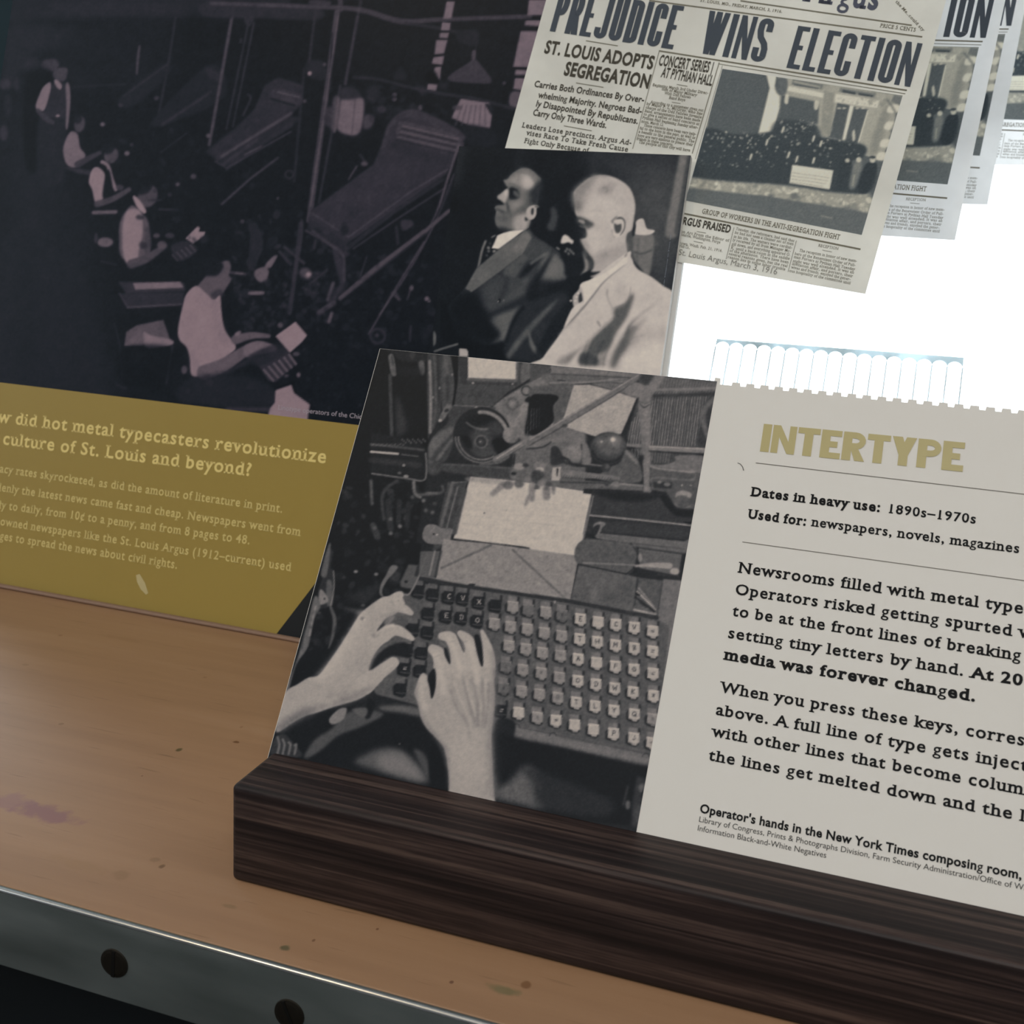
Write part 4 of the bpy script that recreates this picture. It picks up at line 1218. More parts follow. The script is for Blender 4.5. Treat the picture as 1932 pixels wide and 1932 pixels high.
    Ln([(1275, 745), (1330, 800), (1350, 960)], (76, 110, 130), 162, 1, .9)
    Ln([(1345, 645), (1410, 660), (1460, 760), (1480, 900)], (60, 92, 112, 130), 164, 1, .9)
    Ln([(1485, 628), (1545, 680), (1585, 800), (1600, 940)], (54, 84, 104, 120), 164, 1, .9)
    Ln([(1648, 610), (1680, 700), (1700, 820), (1700, 940)], (30, 60, 92, 100), 164, 1, .9)
    P([(1360, 735), (1385, 750), (1408, 850), (1395, 850), (1365, 790)], 28, .95, .9)
    P([(1590, 650), (1625, 640), (1650, 740), (1658, 860), (1640, 870), (1610, 770)], 24, .97, .9)
    P([(1450, 625), (1470, 650), (1515, 760), (1500, 750)], 46, .9, .9)
    P([(1235, 960), (1285, 890), (1300, 960), (1290, 1060), (1265, 1120), (1252, 1040)], 22, .97, 1)
    Ln([(1310, 660), (1345, 700), (1375, 720)], 12, 120, .6, 1.2)
    Ln([(1290, 770), (1330, 880), (1360, 1080)], 40, 196, .5, 4); Ln([(1400, 660), (1460, 800), (1490, 960)], 30, 200, .5, 3); Ln([(1540, 680), (1590, 840), (1610, 1000)], 30, 200, .5, 3)
    Ln([(1420, 1010), (1480, 1180), (1540, 1290)], 18, 140, .5, 2.5); Ln([(1560, 980), (1560, 1140), (1600, 1330)], 22, 130, .55, 2.5); Ln([(1650, 1000), (1620, 1180), (1610, 1320)], 22, 124, .55, 2.5)
    Ln([(1690, 1060), (1660, 1220), (1650, 1320)], 20, 134, .5, 2.5); Ln([(1520, 1000), (1600, 1250)], 12, 194, .4, 2)
    Ln([(1200, 960), (1190, 1080), (1220, 1200)], 30, 194, .5, 4)
    P([(1640, 1340), (1720, 1400), (1740, 1860), (1640, 1860), (1690, 1600)], 150, .6, 6); P([(1180, 1260), (1300, 1400), (1380, 1520), (1400, 1640), (1340, 1500)], 130, .35, 4)
    P([(1360, 1360), (1420, 1380), (1380, 1400)], 150, .5, 2)
    Ln([(1745, 900), (1755, 1120), (1740, 1280), (1735, 1500), (1750, 1860)], 16, 100, .6, 2)
    P([(1752, 1290), (1900, 1300), (1860, 1500), (1760, 1700), (1748, 1560)], 22, .9, 2)
    # soft modelling of the backs of both hands
    Ln([(1745, 760), (1756, 900), (1748, 1100), (1745, 1250), (1728, 1400), (1735, 1600), (1750, 1860)], 60, 104, .45, 6)
    Ln([(1150, 1000), (1140, 1080), (1165, 1170), (1190, 1260), (1300, 1410), (1365, 1500), (1392, 1640), (1396, 1790)], 26, 112, .5, 3)
    for q in ([(1410, 1060), (1460, 1200), (1530, 1300), (1560, 1420)], [(1500, 940), (1540, 1120), (1590, 1300)], [(1570, 950), (1610, 1150), (1620, 1330)], [(1650, 960), (1660, 1150), (1650, 1330)], [(1700, 1000), (1690, 1180), (1670, 1340)]):
        Ln(q, 16, 118, .5, 2)
    for q in ([(1440, 1000), (1500, 1160), (1560, 1280)], [(1530, 960), (1580, 1180)], [(1620, 980), (1640, 1200)], [(1675, 980), (1680, 1200)]):
        Ln(q, 14, 188, .4, 2)
    P([(1450, 1380), (1640, 1380), (1650, 1700), (1500, 1760), (1430, 1600)], 172, .4, 10)
    for x, y, r in ((1390, 905, 34), (1500, 880, 36), (1600, 890, 34), (1690, 860, 30)):
        E(x, y, r, r * .7, 182, .4, 4); E(x - 26, y + 34, r * .6, r * .4, 134, .35, 3)
    for q in ([(1330, 700), (1352, 712)], [(1400, 690), (1440, 684)], [(1500, 690), (1540, 684)], [(1290, 800), (1330, 792)]):
        Ln(q, 7, 124, .5, 1.2)
    P([(430, 960), (560, 800), (700, 600), (780, 500), (760, 640), (640, 840), (520, 1000)], 178, .4, 9)
    P([(520, 1120), (760, 1040), (900, 950), (860, 1010), (700, 1120), (520, 1180)], 128, .45, 6)
    Ln([(600, 900), (680, 860), (760, 760)], 16, 132, .35, 3); Ln([(560, 960), (640, 930), (720, 870)], 14, 136, .35, 3)
    Ln([(1000, 470), (930, 505), (890, 560)], 14, 110, .5, 2); Ln([(980, 700), (900, 730), (830, 800), (800, 890)], 14, 100, .5, 2)
    Ln([(880, 500), (960, 470), (1060, 490)], 10, 124, .4, 1.6); Ln([(960, 375), (985, 420)], 8, 120, .4, 1.4)
    c.mottle(2.5, 2, 100)
    c.grain(2.5, .7)
    return c
# ------------------------------------------------------------------ artwork: hall of line-casting machines and operators
def art_hall():
    c = Canvas(-30, -70, 1400, 900, 26)
    P, Ln, E, R = c.poly, c.line, c.ell, c.rect
    # ceiling, side wall, floor
    c.frame(0, 0, .2484)
    P([(-200, -300), (2200, -300), (2200, 120), (1400, 140), (900, 150), (80, 150), (-200, 100)], 40, 1, 3, False)
    P([(90, 0), (400, 20), (260, 140), (80, 160)], 36, .8, 6)
    P([(380, 30), (900, 10), (1340, 30), (1330, 120), (860, 130), (500, 90)], 48, .7, 4)
    Ln([(270, 140), (1340, 150)], 30, 30, .7, 3)
    P([(60, 210), (540, 220), (620, 330), (260, 400), (160, 560), (40, 640)], 42, .9, 7)
    P([(500, 230), (1300, 160), (1280, 620), (560, 660)], 31, .8, 8)
    P([(1340, 160), (1760, 120), (1700, 480), (1300, 480)], 26, .8, 5)
    P([(0, 900), (260, 960), (480, 1300), (700, 1700), (760, 2400), (820, 3400), (0, 3300)], 33, .9, 24)
    P([(0, 1900), (500, 2000), (820, 2900), (840, 3480), (-100, 3400)], 38, .8, 20)
    E(260, 1300, 120, 500, 38, .6, 12); E(200, 2500, 90, 700, 30, .6, 14)
    E(40, 640, 46, 40, 66, .8, 2.5); E(125, 640, 24, 50, 56, .8, 2.5); E(30, 1010, 30, 60, 70, .8, 2); E(60, 800, 26, 90, 48, .8, 3)
    E(240, 490, 60, 60, 54, .7, 4); E(380, 490, 70, 40, 72, .8, 2.5)
    Ln([(1060, 350), (1050, 430), (1040, 560)], (14, 20, 14), 88, .9, 1.2)
    Ln([(1335, 130), (1280, 480), (1210, 850)], 18, 54, .8, 1.2, False)
    Ln([(560, 660), (960, 640)], 12, 46, .8, 1.4)
    P([(200, 570), (380, 560), (400, 640), (300, 900), (280, 1300), (180, 1200)], 20, .9, 4)
    # standing man
    P([(310, 900), (520, 900), (500, 1020), (500, 1300), (440, 1400), (300, 1380)], 40, .95, 3)
    P([(400, 640), (500, 640), (520, 760), (500, 890), (350, 880), (330, 800)], 50, .95, 1.4)
    P([(330, 660), (380, 625), (385, 680), (340, 830), (290, 840), (272, 800), (300, 720)], 132, 1, 1)
    P([(500, 640), (528, 650), (535, 780), (515, 970), (500, 960), (505, 800)], 112, 1, 1)
    P([(440, 520), (500, 515), (515, 540), (500, 600), (470, 620), (420, 600), (400, 560)], 76, .95, 1.2)
    P([(330, 470), (420, 450), (440, 500), (420, 550), (360, 510)], 66, .9, 1.6)
    P([(412, 610), (440, 610), (470, 650), (460, 680), (430, 660)], 136, .95, .9)
    Ln([(290, 840), (350, 900), (400, 930)], (34, 44, 30), 70, .95, 1.1); E(440, 880, 16, 9, 150, .9, .8)
    # second operator
    E(606, 945, 40, 62, 78, .95, 1.3, 12); E(590, 905, 34, 34, 34, .9, 1.4)
    P([(540, 1000), (590, 1020), (610, 1120), (650, 1190), (580, 1270), (510, 1250), (480, 1150), (500, 1060)], 122, 1, 1.1)
    Ln([(590, 1250), (680, 1200), (760, 1160)], (50, 40, 30), 70, .95, 1.2)
    P([(500, 1270), (700, 1300), (690, 1330), (580, 1310)], 62, .9, 1.6)
    # third operator
    E(846, 1180, 54, 62, 84, .95, 1.2, 20); E(822, 1130, 52, 40, 30, .9, 1.6, -20)
    P([(700, 1290), (740, 1270), (790, 1310), (800, 1380), (780, 1520), (730, 1550), (700, 1440), (675, 1380)], 150, 1, 1)
    Ln([(775, 1230), (820, 1260), (850, 1360), (880, 1440)], 26, 132, 1, 1)
    P([(830, 1290), (850, 1420), (780, 1500), (800, 1340)], 26, .95, 1.2)
    Ln([(740, 1550), (860, 1510), (980, 1440)], (50, 44, 34), 84, .95, 1.1); E(910, 1425, 30, 22, 76, .9, 1.2)
    Ln([(710, 1615), (880, 1610)], 26, 110, .95, 1)
    E(800, 1840, 60, 36, 110, .95, 1.2); E(730, 1810, 14, 40, 70, .9, 1.2)
    # fourth operator
    E(1122, 1490, 74, 88, 84, .95, 1.3, 25); E(1085, 1425, 76, 52, 28, .92, 1.8, -20)
    P([(1010, 1490), (1050, 1510), (1110, 1600), (1090, 1620), (1040, 1570)], 166, 1, 1)
    P([(960, 1600), (1010, 1560), (1080, 1620), (1130, 1700), (1140, 1900), (1100, 2000), (930, 1960), (905, 1800), (915, 1680)], 96, 1, 1.4)
    P([(960, 1610), (1040, 1590), (1080, 1640), (1080, 1800), (1050, 1930), (1060, 1980), (980, 2010), (940, 1940), (930, 1760)], 150, 1, 1.6)
    P([(1110, 1780), (1150, 1820), (1140, 1900), (1100, 1960)], 76, .8, 1.6)
    Ln([(1000, 2005), (1120, 1960), (1250, 1870)], (70, 60, 40), 82, .95, 1.3)
    E(1190, 1790, 26, 18, 92, .9, 1.1); E(1230, 1860, 36, 30, 96, .9, 1.2); E(1290, 1790, 36, 20, 70, .9, 1.1)
    P([(1300, 1870), (1420, 1830), (1500, 1900), (1390, 1980), (1340, 1960)], 50, .95, 1.4)
    for i in range(5):
        Ln([(1310 + i * 34, 1935 - i * 18), (1350 + i * 34, 1980 - i * 18)], 10, 92, .8, .8, False)
    P([(1410, 1810), (1500, 1720), (1520, 1730), (1510, 1760), (1560, 1760), (1550, 1790), (1470, 1850)], 150, 1, .9, False)
    E(1180, 1520, 60, 10, 56, .8, 1.2); Ln([(1210, 1590), (1350, 1595)], 14, 66, .8, 1)
    for x, y, v, r in ((780, 945, 120, 18), (965, 1165, 120, 20), (1585, 1030, 150, 18), (1000, 1100, 70, 14), (920, 795, 80, 20), (1190, 745, 76, 18), (1470, 1340, 84, 22), (1350, 1400, 90, 16), (1290, 1480, 60, 16)):
        E(x, y, r, r * .9, v, .9, 1.1)
    # far machine magazines (slanted boxes)
    P([(1240, 490), (1280, 560), (1020, 800), (900, 780), (960, 700)], 40, .9, 3)
    Ln([(940, 730), (1270, 490)], 14, 58, .8, 1.4)
    P([(1560, 510), (1700, 560), (1680, 760), (1240, 950), (1170, 900)], 38, .95, 2)
    Ln([(1230, 950), (1600, 700)], 22, 62, .8, 1.6); P([(1560, 510), (1680, 560), (1700, 610), (1600, 600)], 52, .8, 2)
    Ln([(1220, 1160), (1420, 1010)], 8, 60, .7, 1)
    P([(1560, 1150), (1960, 830), (2300, 900), (1700, 1260)], 46, .95, 2, False)
    Ln([(1700, 1250), (1950, 1060)], 30, 66, .8, 1.6)
    Ln([(1720, 1290), (1950, 1130)], 14, 56, .8, 1.2)
    c.speck(90, 820, 850, 1950, 1900, 34, 20, 52, .6, 1.6, lambda x, y: y > 900 + (x - 800) * .1 and x > 1020 or (x < 1700 and x > 820 and y < 1400 and y > 900))
    # posts and rods
    for a, b, w, v in (((1780, 30), (1590, 1100), 24, 84), ((1890, 160), (1720, 980), 14, 56), ((1930, 170), (1770, 960), 12, 60), ((1830, 300), (1830, 320), 20, 60)):
        Ln([a, b], w, v, .9, 1, False)
    P([(1860, 120), (1930, 130), (1900, 200), (1860, 180)], 56, .8, 1.4)
    # right half, B frame
    c.frame(400, 0, .3106)
    P([(900, 0), (2100, -60), (2100, 560), (1800, 500), (850, 440)], 27, .9, 4)
    P([(-40, 10), (300, 30), (640, 45), (640, 120), (300, 110), (-40, 100)], 50, .9, 2)
    for a, b, w, v in (((780, -20), (780, 60), 30, 70), ((760, 70), (690, 600), 30, 82), ((690, 600), (590, 1340), 34, 78), ((905, 0), (890, 80), 20, 52), ((885, 100), (810, 510), 18, 70), ((780, 520), (650, 1230), 14, 56),
                       ((630, 60), (590, 380), 16, 54), ((560, 420), (500, 1100), 16, 46), ((730, 200), (720, 560), 12, 40)):
        Ln([a, b], w, v, .9, 1, False)
    Ln([(772, 80), (600, 1250)], 8, 104, .7, .9, False)
    Ln([(0, 20), (590, 40), (900, 60), (1150, 130), (1400, 118), (1932, 100)], (24, 26, 30, 34, 26, 26), 74, .95, 1.1)
    P([(600, 0), (720, 10), (700, 40), (600, 30)], 66, .9, 1.2)
    Ln([(1180, 140), (1400, 175), (1500, 200)], 18, 50, .9, 1.2)
    # window strips
    for q in ([(1425, 10), (1475, 10), (1455, 110), (1405, 115)], [(1398, 135), (1450, 140), (1445, 185), (1390, 185)], [(1385, 200), (1440, 200), (1432, 232), (1382, 230)],
              [(1362, 245), (1430, 245), (1410, 325), (1352, 330)], [(1345, 350), (1410, 340), (1400, 395), (1335, 385)], [(1355, 410), (1392, 405), (1385, 490), (1345, 440)], [(1312, 510), (1370, 515), (1360, 555), (1305, 545)],
              [(1925, 0), (2060, 0), (2050, 90), (1915, 95)], [(1905, 125), (2040, 125), (2030, 160), (1900, 155)], [(1875, 190), (2020, 190), (2000, 410), (1830, 405)], [(1845, 425), (1990, 430), (1990, 455), (1840, 455)], [(1840, 475), (1980, 480), (1960, 560), (1830, 540)]):
        P(q, 124, 1, 1, False)
    P([(1820, 560), (1900, 570), (1880, 650), (1810, 640)], 104, .9, 1.4)
    # hanging lamp
    P([(1490, 190), (1600, 185), (1620, 220), (1600, 280), (1500, 250)], 42, .9, 2)
    Ln([(1612, 250), (1595, 320)], 8, 44, .9, .8); P([(1582, 310), (1602, 310), (1598, 370), (1580, 365)], 84, .95, .9)
    P([(1590, 362), (1620, 380), (1700, 495), (1600, 505), (1430, 480), (1560, 380)], 68, 1, 1)
    P([(1120, 440), (1150, 405), (1180, 480), (1110, 480)], 40, .9, 2); P([(1290, 480), (1340, 420), (1380, 500)], 20, .9, 2)
    Ln([(860, 470), (1000, 480), (1200, 530), (1400, 570), (1600, 600), (1830, 660)], 18, 50, .9, 1.1)
    # overalls of men behind
    P([(790, 600), (900, 590), (925, 640), (900, 800), (830, 820), (760, 780), (770, 680)], 116, 1, 2)
    P([(740, 590), (780, 600), (760, 780), (720, 780), (730, 680)], 84, .9, 2)
    Ln([(770, 600), (745, 800)], 16, 100, .9, 1.2, False); Ln([(870, 600), (850, 820)], 8, 76, .7, 1.4, False)
    P([(780, 540), (860, 530), (900, 590), (790, 605)], 52, .9, 2); P([(690, 660), (740, 660), (720, 770), (680, 740)], 74, .8, 2); P([(930, 700), (985, 710), (970, 770), (920, 780)], 86, .8, 2)
    P([(590, 370), (680, 380), (690, 480), (600, 470), (570, 420)], 46, .9, 2); E(594, 446, 12, 12, 165, .9, 1); E(563, 615, 12, 10, 88, .9, 1); E(684, 392, 10, 10, 90, .9, 1)
    P([(1510, 600), (1680, 625), (1705, 660), (1690, 780), (1560, 760), (1455, 715)], 128, 1, 1.2, False)
    for i in range(6):
        Ln([(1520 + i * 28, 640), (1480 + i * 36, 760)], 8, 84, .7, 1, True)
    P([(1660, 630), (1720, 660), (1700, 700)], 28, .9, 1)
    E(1110, 575, 14, 12, 150, .9, 1); E(1108, 602, 14, 12, 140, .9, 1); E(1030, 665, 30, 22, 70, .8, 1.6); E(1265, 655, 12, 18, 96, .8, 1.2); E(1490, 655, 30, 16, 80, .8, 1.4); E(1775, 505, 10, 10, 80); E(980, 570, 40, 50, 48, .8, 3)
    E(700, 720, 20, 20, 60, .8, 2); c.speck(40, 930, 520, 1450, 720, 40, 22, 62, .6, 2)
    P([(1540, 760), (1720, 800), (1720, 880), (1560, 880)], 34, .9, 3)
    # middle machine magazine
    P([(320, 520), (400, 470), (560, 520), (540, 640), (480, 700), (30, 980), (0, 900), (150, 780), (260, 660)], 52, 1, 1.4, False)
    P([(380, 540), (540, 575), (520, 640), (370, 600)], 66, .9, 1.6); Ln([(400, 560), (530, 590)], 10, 100, .7, 1, False); Ln([(360, 600), (500, 640)], 12, 26, .9, 1, False)
    Ln([(60, 950), (300, 800), (480, 690)], 20, 84, .85, 1.3, False); Ln([(100, 1000), (480, 760)], 26, 50, .9, 1.4, False); Ln([(200, 940), (300, 890)], 10, 96, .8, 1, False)
    Ln([(20, 980), (90, 1020), (480, 800)], 10, 70, .8, 1, False)
    Ln([(60, 1240), (240, 1080), (400, 960)], 14, 74, .85, 1, False); Ln([(220, 575), (235, 600), (190, 700)], 12, 62, .8, 1)
    # near machine magazine
    P([(1090, 740), (1250, 700), (1510, 830), (1480, 960), (1420, 1060), (820, 1480), (590, 1330), (600, 1280), (980, 1000), (1040, 860)], 58, 1, 1.4, False)
    P([(1120, 700), (1240, 665), (1450, 760), (1540, 830), (1480, 850), (1250, 720), (1100, 760), (1060, 880), (1030, 900), (1060, 780)], 66, .95, 1.6)
    P([(1130, 760), (1180, 740), (1500, 830), (1480, 930), (1150, 840)], 76, .9, 1.2)
    for i, v in enumerate((104, 44, 96, 46, 90, 40)):
        Ln([(1160 - i * 8, 765 + i * 17), (1495 - i * 4, 845 + i * 17)], 9, v, .85, .8, False)
    P([(1100, 850), (1440, 960), (1420, 1020), (1060, 900)], 50, .8, 3, False)
    P([(760, 1240), (1000, 1060), (1200, 980), (1150, 1100), (900, 1280)], 64, .5, 8)
    P([(590, 1320), (820, 1470), (820, 1550), (640, 1420), (580, 1390)], 50, .95, 1.4, False)
    Ln([(600, 1290), (830, 1440), (1200, 1170), (1430, 1030)], 12, 78, .85, 1, False)
    Ln([(820, 1510), (1100, 1290), (1400, 1090)], 24, 50, .95, 1.2, False); Ln([(860, 1510), (1140, 1320), (1420, 1140)], 10, 72, .8, 1, False)
    Ln([(1500, 880), (1440, 1060), (1370, 1280), (1300, 1420)], (16, 14, 12, 10), 96, .9, 1)
    Ln([(1470, 1060), (1360, 1340), (1200, 1640), (1020, 1910)], (10, 10, 9, 9), 84, .9, .9)
    Ln([(1520, 900), (1440, 1160), (1300, 1430)], 14, 40, .8, 1.2)
    Ln([(780, 1810), (1000, 1620), (1300, 1400), (1440, 1280)], 22, 92, .9, 1, False); Ln([(780, 1825), (1300, 1418)], 8, 50, .8, .9, False)
    P([(1150, 1340), (1210, 1340), (1220, 1370), (1160, 1400)], 66, .9, 1.4); Ln([(1120, 1380), (1130, 1480)], 16, 60, .8, 1.4)
    Ln([(570, 1400), (640, 1440), (740, 1500), (800, 1560)], 14, 80, .85, 1.2); Ln([(630, 1460), (620, 1510)], 14, 70, .8, 1.2)
    Ln([(750, 1520), (780, 1640), (790, 1730), (720, 1830)], (40, 44, 30, 20), 64, .85, 2)
    Ln([(880, 1010), (830, 1090)], 10, 96, .8, 1, False); Ln([(900, 940), (940, 1000)], 14, 60, .8, 1.2); E(925, 995, 20, 14, 96, .85, 1.4)
    # machine works of the near machine
    c.speck(170, 130, 1300, 860, 2000, 34, 24, 74, .65, 1.3)
    c.speck(120, 780, 1550, 1340, 2100, 30, 20, 60, .6, 1.4)
    for pts, w, v in (([(250, 1380), (280, 1480), (240, 1600)], 60, 50), ([(540, 1360), (510, 1620), (470, 1900)], 26, 66), ([(440, 1500), (560, 1600)], 16, 70), ([(700, 1640), (600, 1720)], 14, 66), ([(740, 1840), (650, 1900)], 30, 80),
                      ([(940, 1560), (900, 1680)], 8, 70), ([(1110, 1770), (1140, 1820)], 14, 76), ([(240, 1780), (300, 1780)], 20, 110), ([(110, 1655), (200, 1665)], 16, 80)):
        Ln(pts, w, v, .85, 1.2)
    P([(385, 1550), (350, 1620), (320, 1640), (330, 1600)], 120, .9, 1.1); P([(270, 1640), (330, 1630), (340, 1680), (300, 1715), (260, 1680)], 104, .95, 1.2)
    E(570, 1670, 36, 28, 84, .9, 1.6, 20); E(580, 1672, 16, 14, 140, .9, 1.4); E(1212, 1750, 12, 16, 110, .9, 1.1); E(1305, 1815, 14, 14, 120, .9, 1.2); E(1320, 1830, 10, 8, 90)
    c.ring(470, 1060, 24, 10, 70, .7, 1); E(400, 1205, 8, 8, 80); E(185, 1345, 12, 12, 70)
    # near operator and copy desk (D frame)
    c.frame(300, 400, .2588)
    c.speck(140, 560, 420, 1300, 900, 26, 24, 76, .6, 1.3); c.speck(90, 900, 850, 1600, 1500, 20, 20, 52, .6, 1.4)
    P([(360, 420), (420, 380), (500, 355), (525, 400), (510, 460), (530, 490), (500, 540), (460, 600), (400, 630), (300, 600), (270, 560), (330, 480)], 98, 1, 1.2)
    P([(260, 380), (380, 340), (470, 380), (430, 460), (340, 470), (280, 500), (240, 460)], 28, .95, 2)
    P([(380, 600), (440, 560), (470, 610), (400, 640)], 60, .8, 2)
    P([(270, 540), (340, 590), (400, 640), (445, 610), (455, 720), (480, 860), (560, 980), (510, 1040), (400, 1130), (330, 1140), (320, 1190), (240, 1190), (225, 1060), (200, 985), (150, 930), (140, 850), (170, 700), (200, 600)], 152, 1, 1)
    P([(380, 640), (440, 660), (440, 760), (520, 960), (470, 960), (400, 800)], 140, .6, 3); P([(150, 940), (300, 1100), (240, 1180), (220, 1020)], 136, .5, 4)
    Ln([(330, 1170), (480, 1110), (620, 1020), (720, 980)], (110, 96, 80, 70), 104, 1, 1.1)
    P([(620, 980), (730, 940), (850, 980), (840, 1020), (720, 1040), (640, 1060)], 118, 1, 1.1); Ln([(560, 930), (680, 900), (800, 905)], (70, 50, 30), 104, .95, 1.1)
    Ln([(330, 1200), (500, 1160), (700, 1060)], 24, 66, .7, 3); E(575, 885, 26, 14, 130, .9, 1, -30)
    P([(700, 1080), (920, 980), (1000, 1110), (850, 1240), (800, 1230)], 60, 1, 1.2, False); P([(640, 1060), (860, 960), (930, 1030), (740, 1120)], 42, .8, 2)
    for i in range(6):
        Ln([(765 + i * 37, 1150 - i * 22), (835 + i * 33, 1230 - i * 24)], 15, 112, .9, .8, False)
    P([(850, 905), (995, 800), (1080, 900), (1040, 950), (955, 1025)], 156, 1, .9, False)
    E(885, 825, 20, 20, 96, .9, 1); E(1000, 1035, 26, 16, 90, .9, 1.1); E(1018, 1188, 14, 18, 120, .9, 1); E(655, 1275, 20, 12, 130, .9, 1); E(930, 1195, 16, 10, 90, .9, 1); E(370, 1245, 28, 30, 112, .95, 1.1); E(215, 1300, 18, 18, 110, .95, 1.1); E(185, 1150, 22, 30, 90, .9, 1.3)
    Ln([(850, 1290), (920, 1270), (980, 1250)], 30, 20, .9, 1.2)
    P([(240, 1210), (600, 1200), (820, 1280), (850, 1420), (160, 1380)], 40, .9, 4)
    P([(850, 1300), (965, 1260), (985, 1320), (1100, 1405), (1075, 1560), (790, 1500), (810, 1430), (845, 1390)], 152, 1, 1, False)
    Ln([(500, 1440), (800, 1440)], 30, 100, .5, 2)
    for pts, w, v in (([(1120, 140), (1250, 240), (1340, 310), (1350, 500)], 22, 74), ([(1270, 520), (1230, 640)], 26, 84), ([(880, 290), (960, 380)], 22, 64), ([(1040, 60), (1040, 180), (980, 500)], 16, 66), ([(700, 140), (680, 380)], 60, 46),
                      ([(1260, 740), (1240, 800)], 26, 104), ([(560, 445), (610, 450)], 12, 104), ([(660, 592), (760, 590)], 22, 112), ([(1320, 630), (1932, 140)], 26, 84), ([(1530, 890), (1700, 600), (1932, 220)], 12, 92), ([(1700, 590), (1750, 640)], 10, 90),
                      ([(1840, 550), (1810, 640)], 10, 84), ([(1835, 830), (1830, 940)], 12, 66)):
        Ln(pts, w, v, .85, 1.1)
    P([(800, 400), (850, 320), (860, 330), (820, 400)], 118, .9, 1); P([(700, 430), (770, 400), (800, 440), (750, 510), (710, 480)], 108, .95, 1.2); E(1070, 440, 44, 34, 90, .9, 1.8, 20); E(1090, 455, 18, 16, 160, .9, 1.3)
    c.ring(1595, 905, 52, 18, 62, .85, 1.3); E(1590, 900, 16, 16, 76, .8, 1.3)
    # side table (C frame)
    c.frame(0, 400, .2484)
    P([(900, 530), (1400, 540), (1410, 600), (960, 620)], 62, .9, 1.4, False); P([(1010, 540), (1370, 530), (1395, 575), (1030, 590)], 128, 1, 1, False)
    P([(920, 620), (1400, 610), (1390, 700), (970, 730)], 54, .95, 1.2, False); Ln([(970, 725), (1380, 702)], 12, 92, .85, 1, False); Ln([(910, 620), (970, 725)], 12, 76, .8, 1, False)
    P([(1040, 860), (1240, 820), (1300, 990), (1290, 1000), (945, 1015), (960, 910)], 96, 1, 1, False); P([(1090, 910), (1150, 940), (1300, 970), (1300, 1010), (1110, 1025)], 134, 1, 1.1); P([(945, 1015), (1060, 880), (1100, 960), (1090, 1015)], 110, .8, 1.5, False)
    Ln([(870, 850), (910, 1000), (930, 1300)], 12, 46, .8, 1.2, False); Ln([(1310, 1020), (1265, 1300)], 14, 58, .8, 1.2, False); Ln([(880, 1310), (960, 1340)], 16, 50, .8, 1.4)
    P([(1000, 1080), (1090, 1070), (1030, 1160)], 44, .8, 2); Ln([(770, 375), (880, 400)], 12, 50, .8, 1.2)
    P([(930, 1040), (1290, 1030), (1260, 1290), (930, 1310)], 22, .7, 3)
    c.mottle(1.6, 1.8, 60); c.mottle(5, 2, 60)
    c.grain(1.5, .8)
    return c


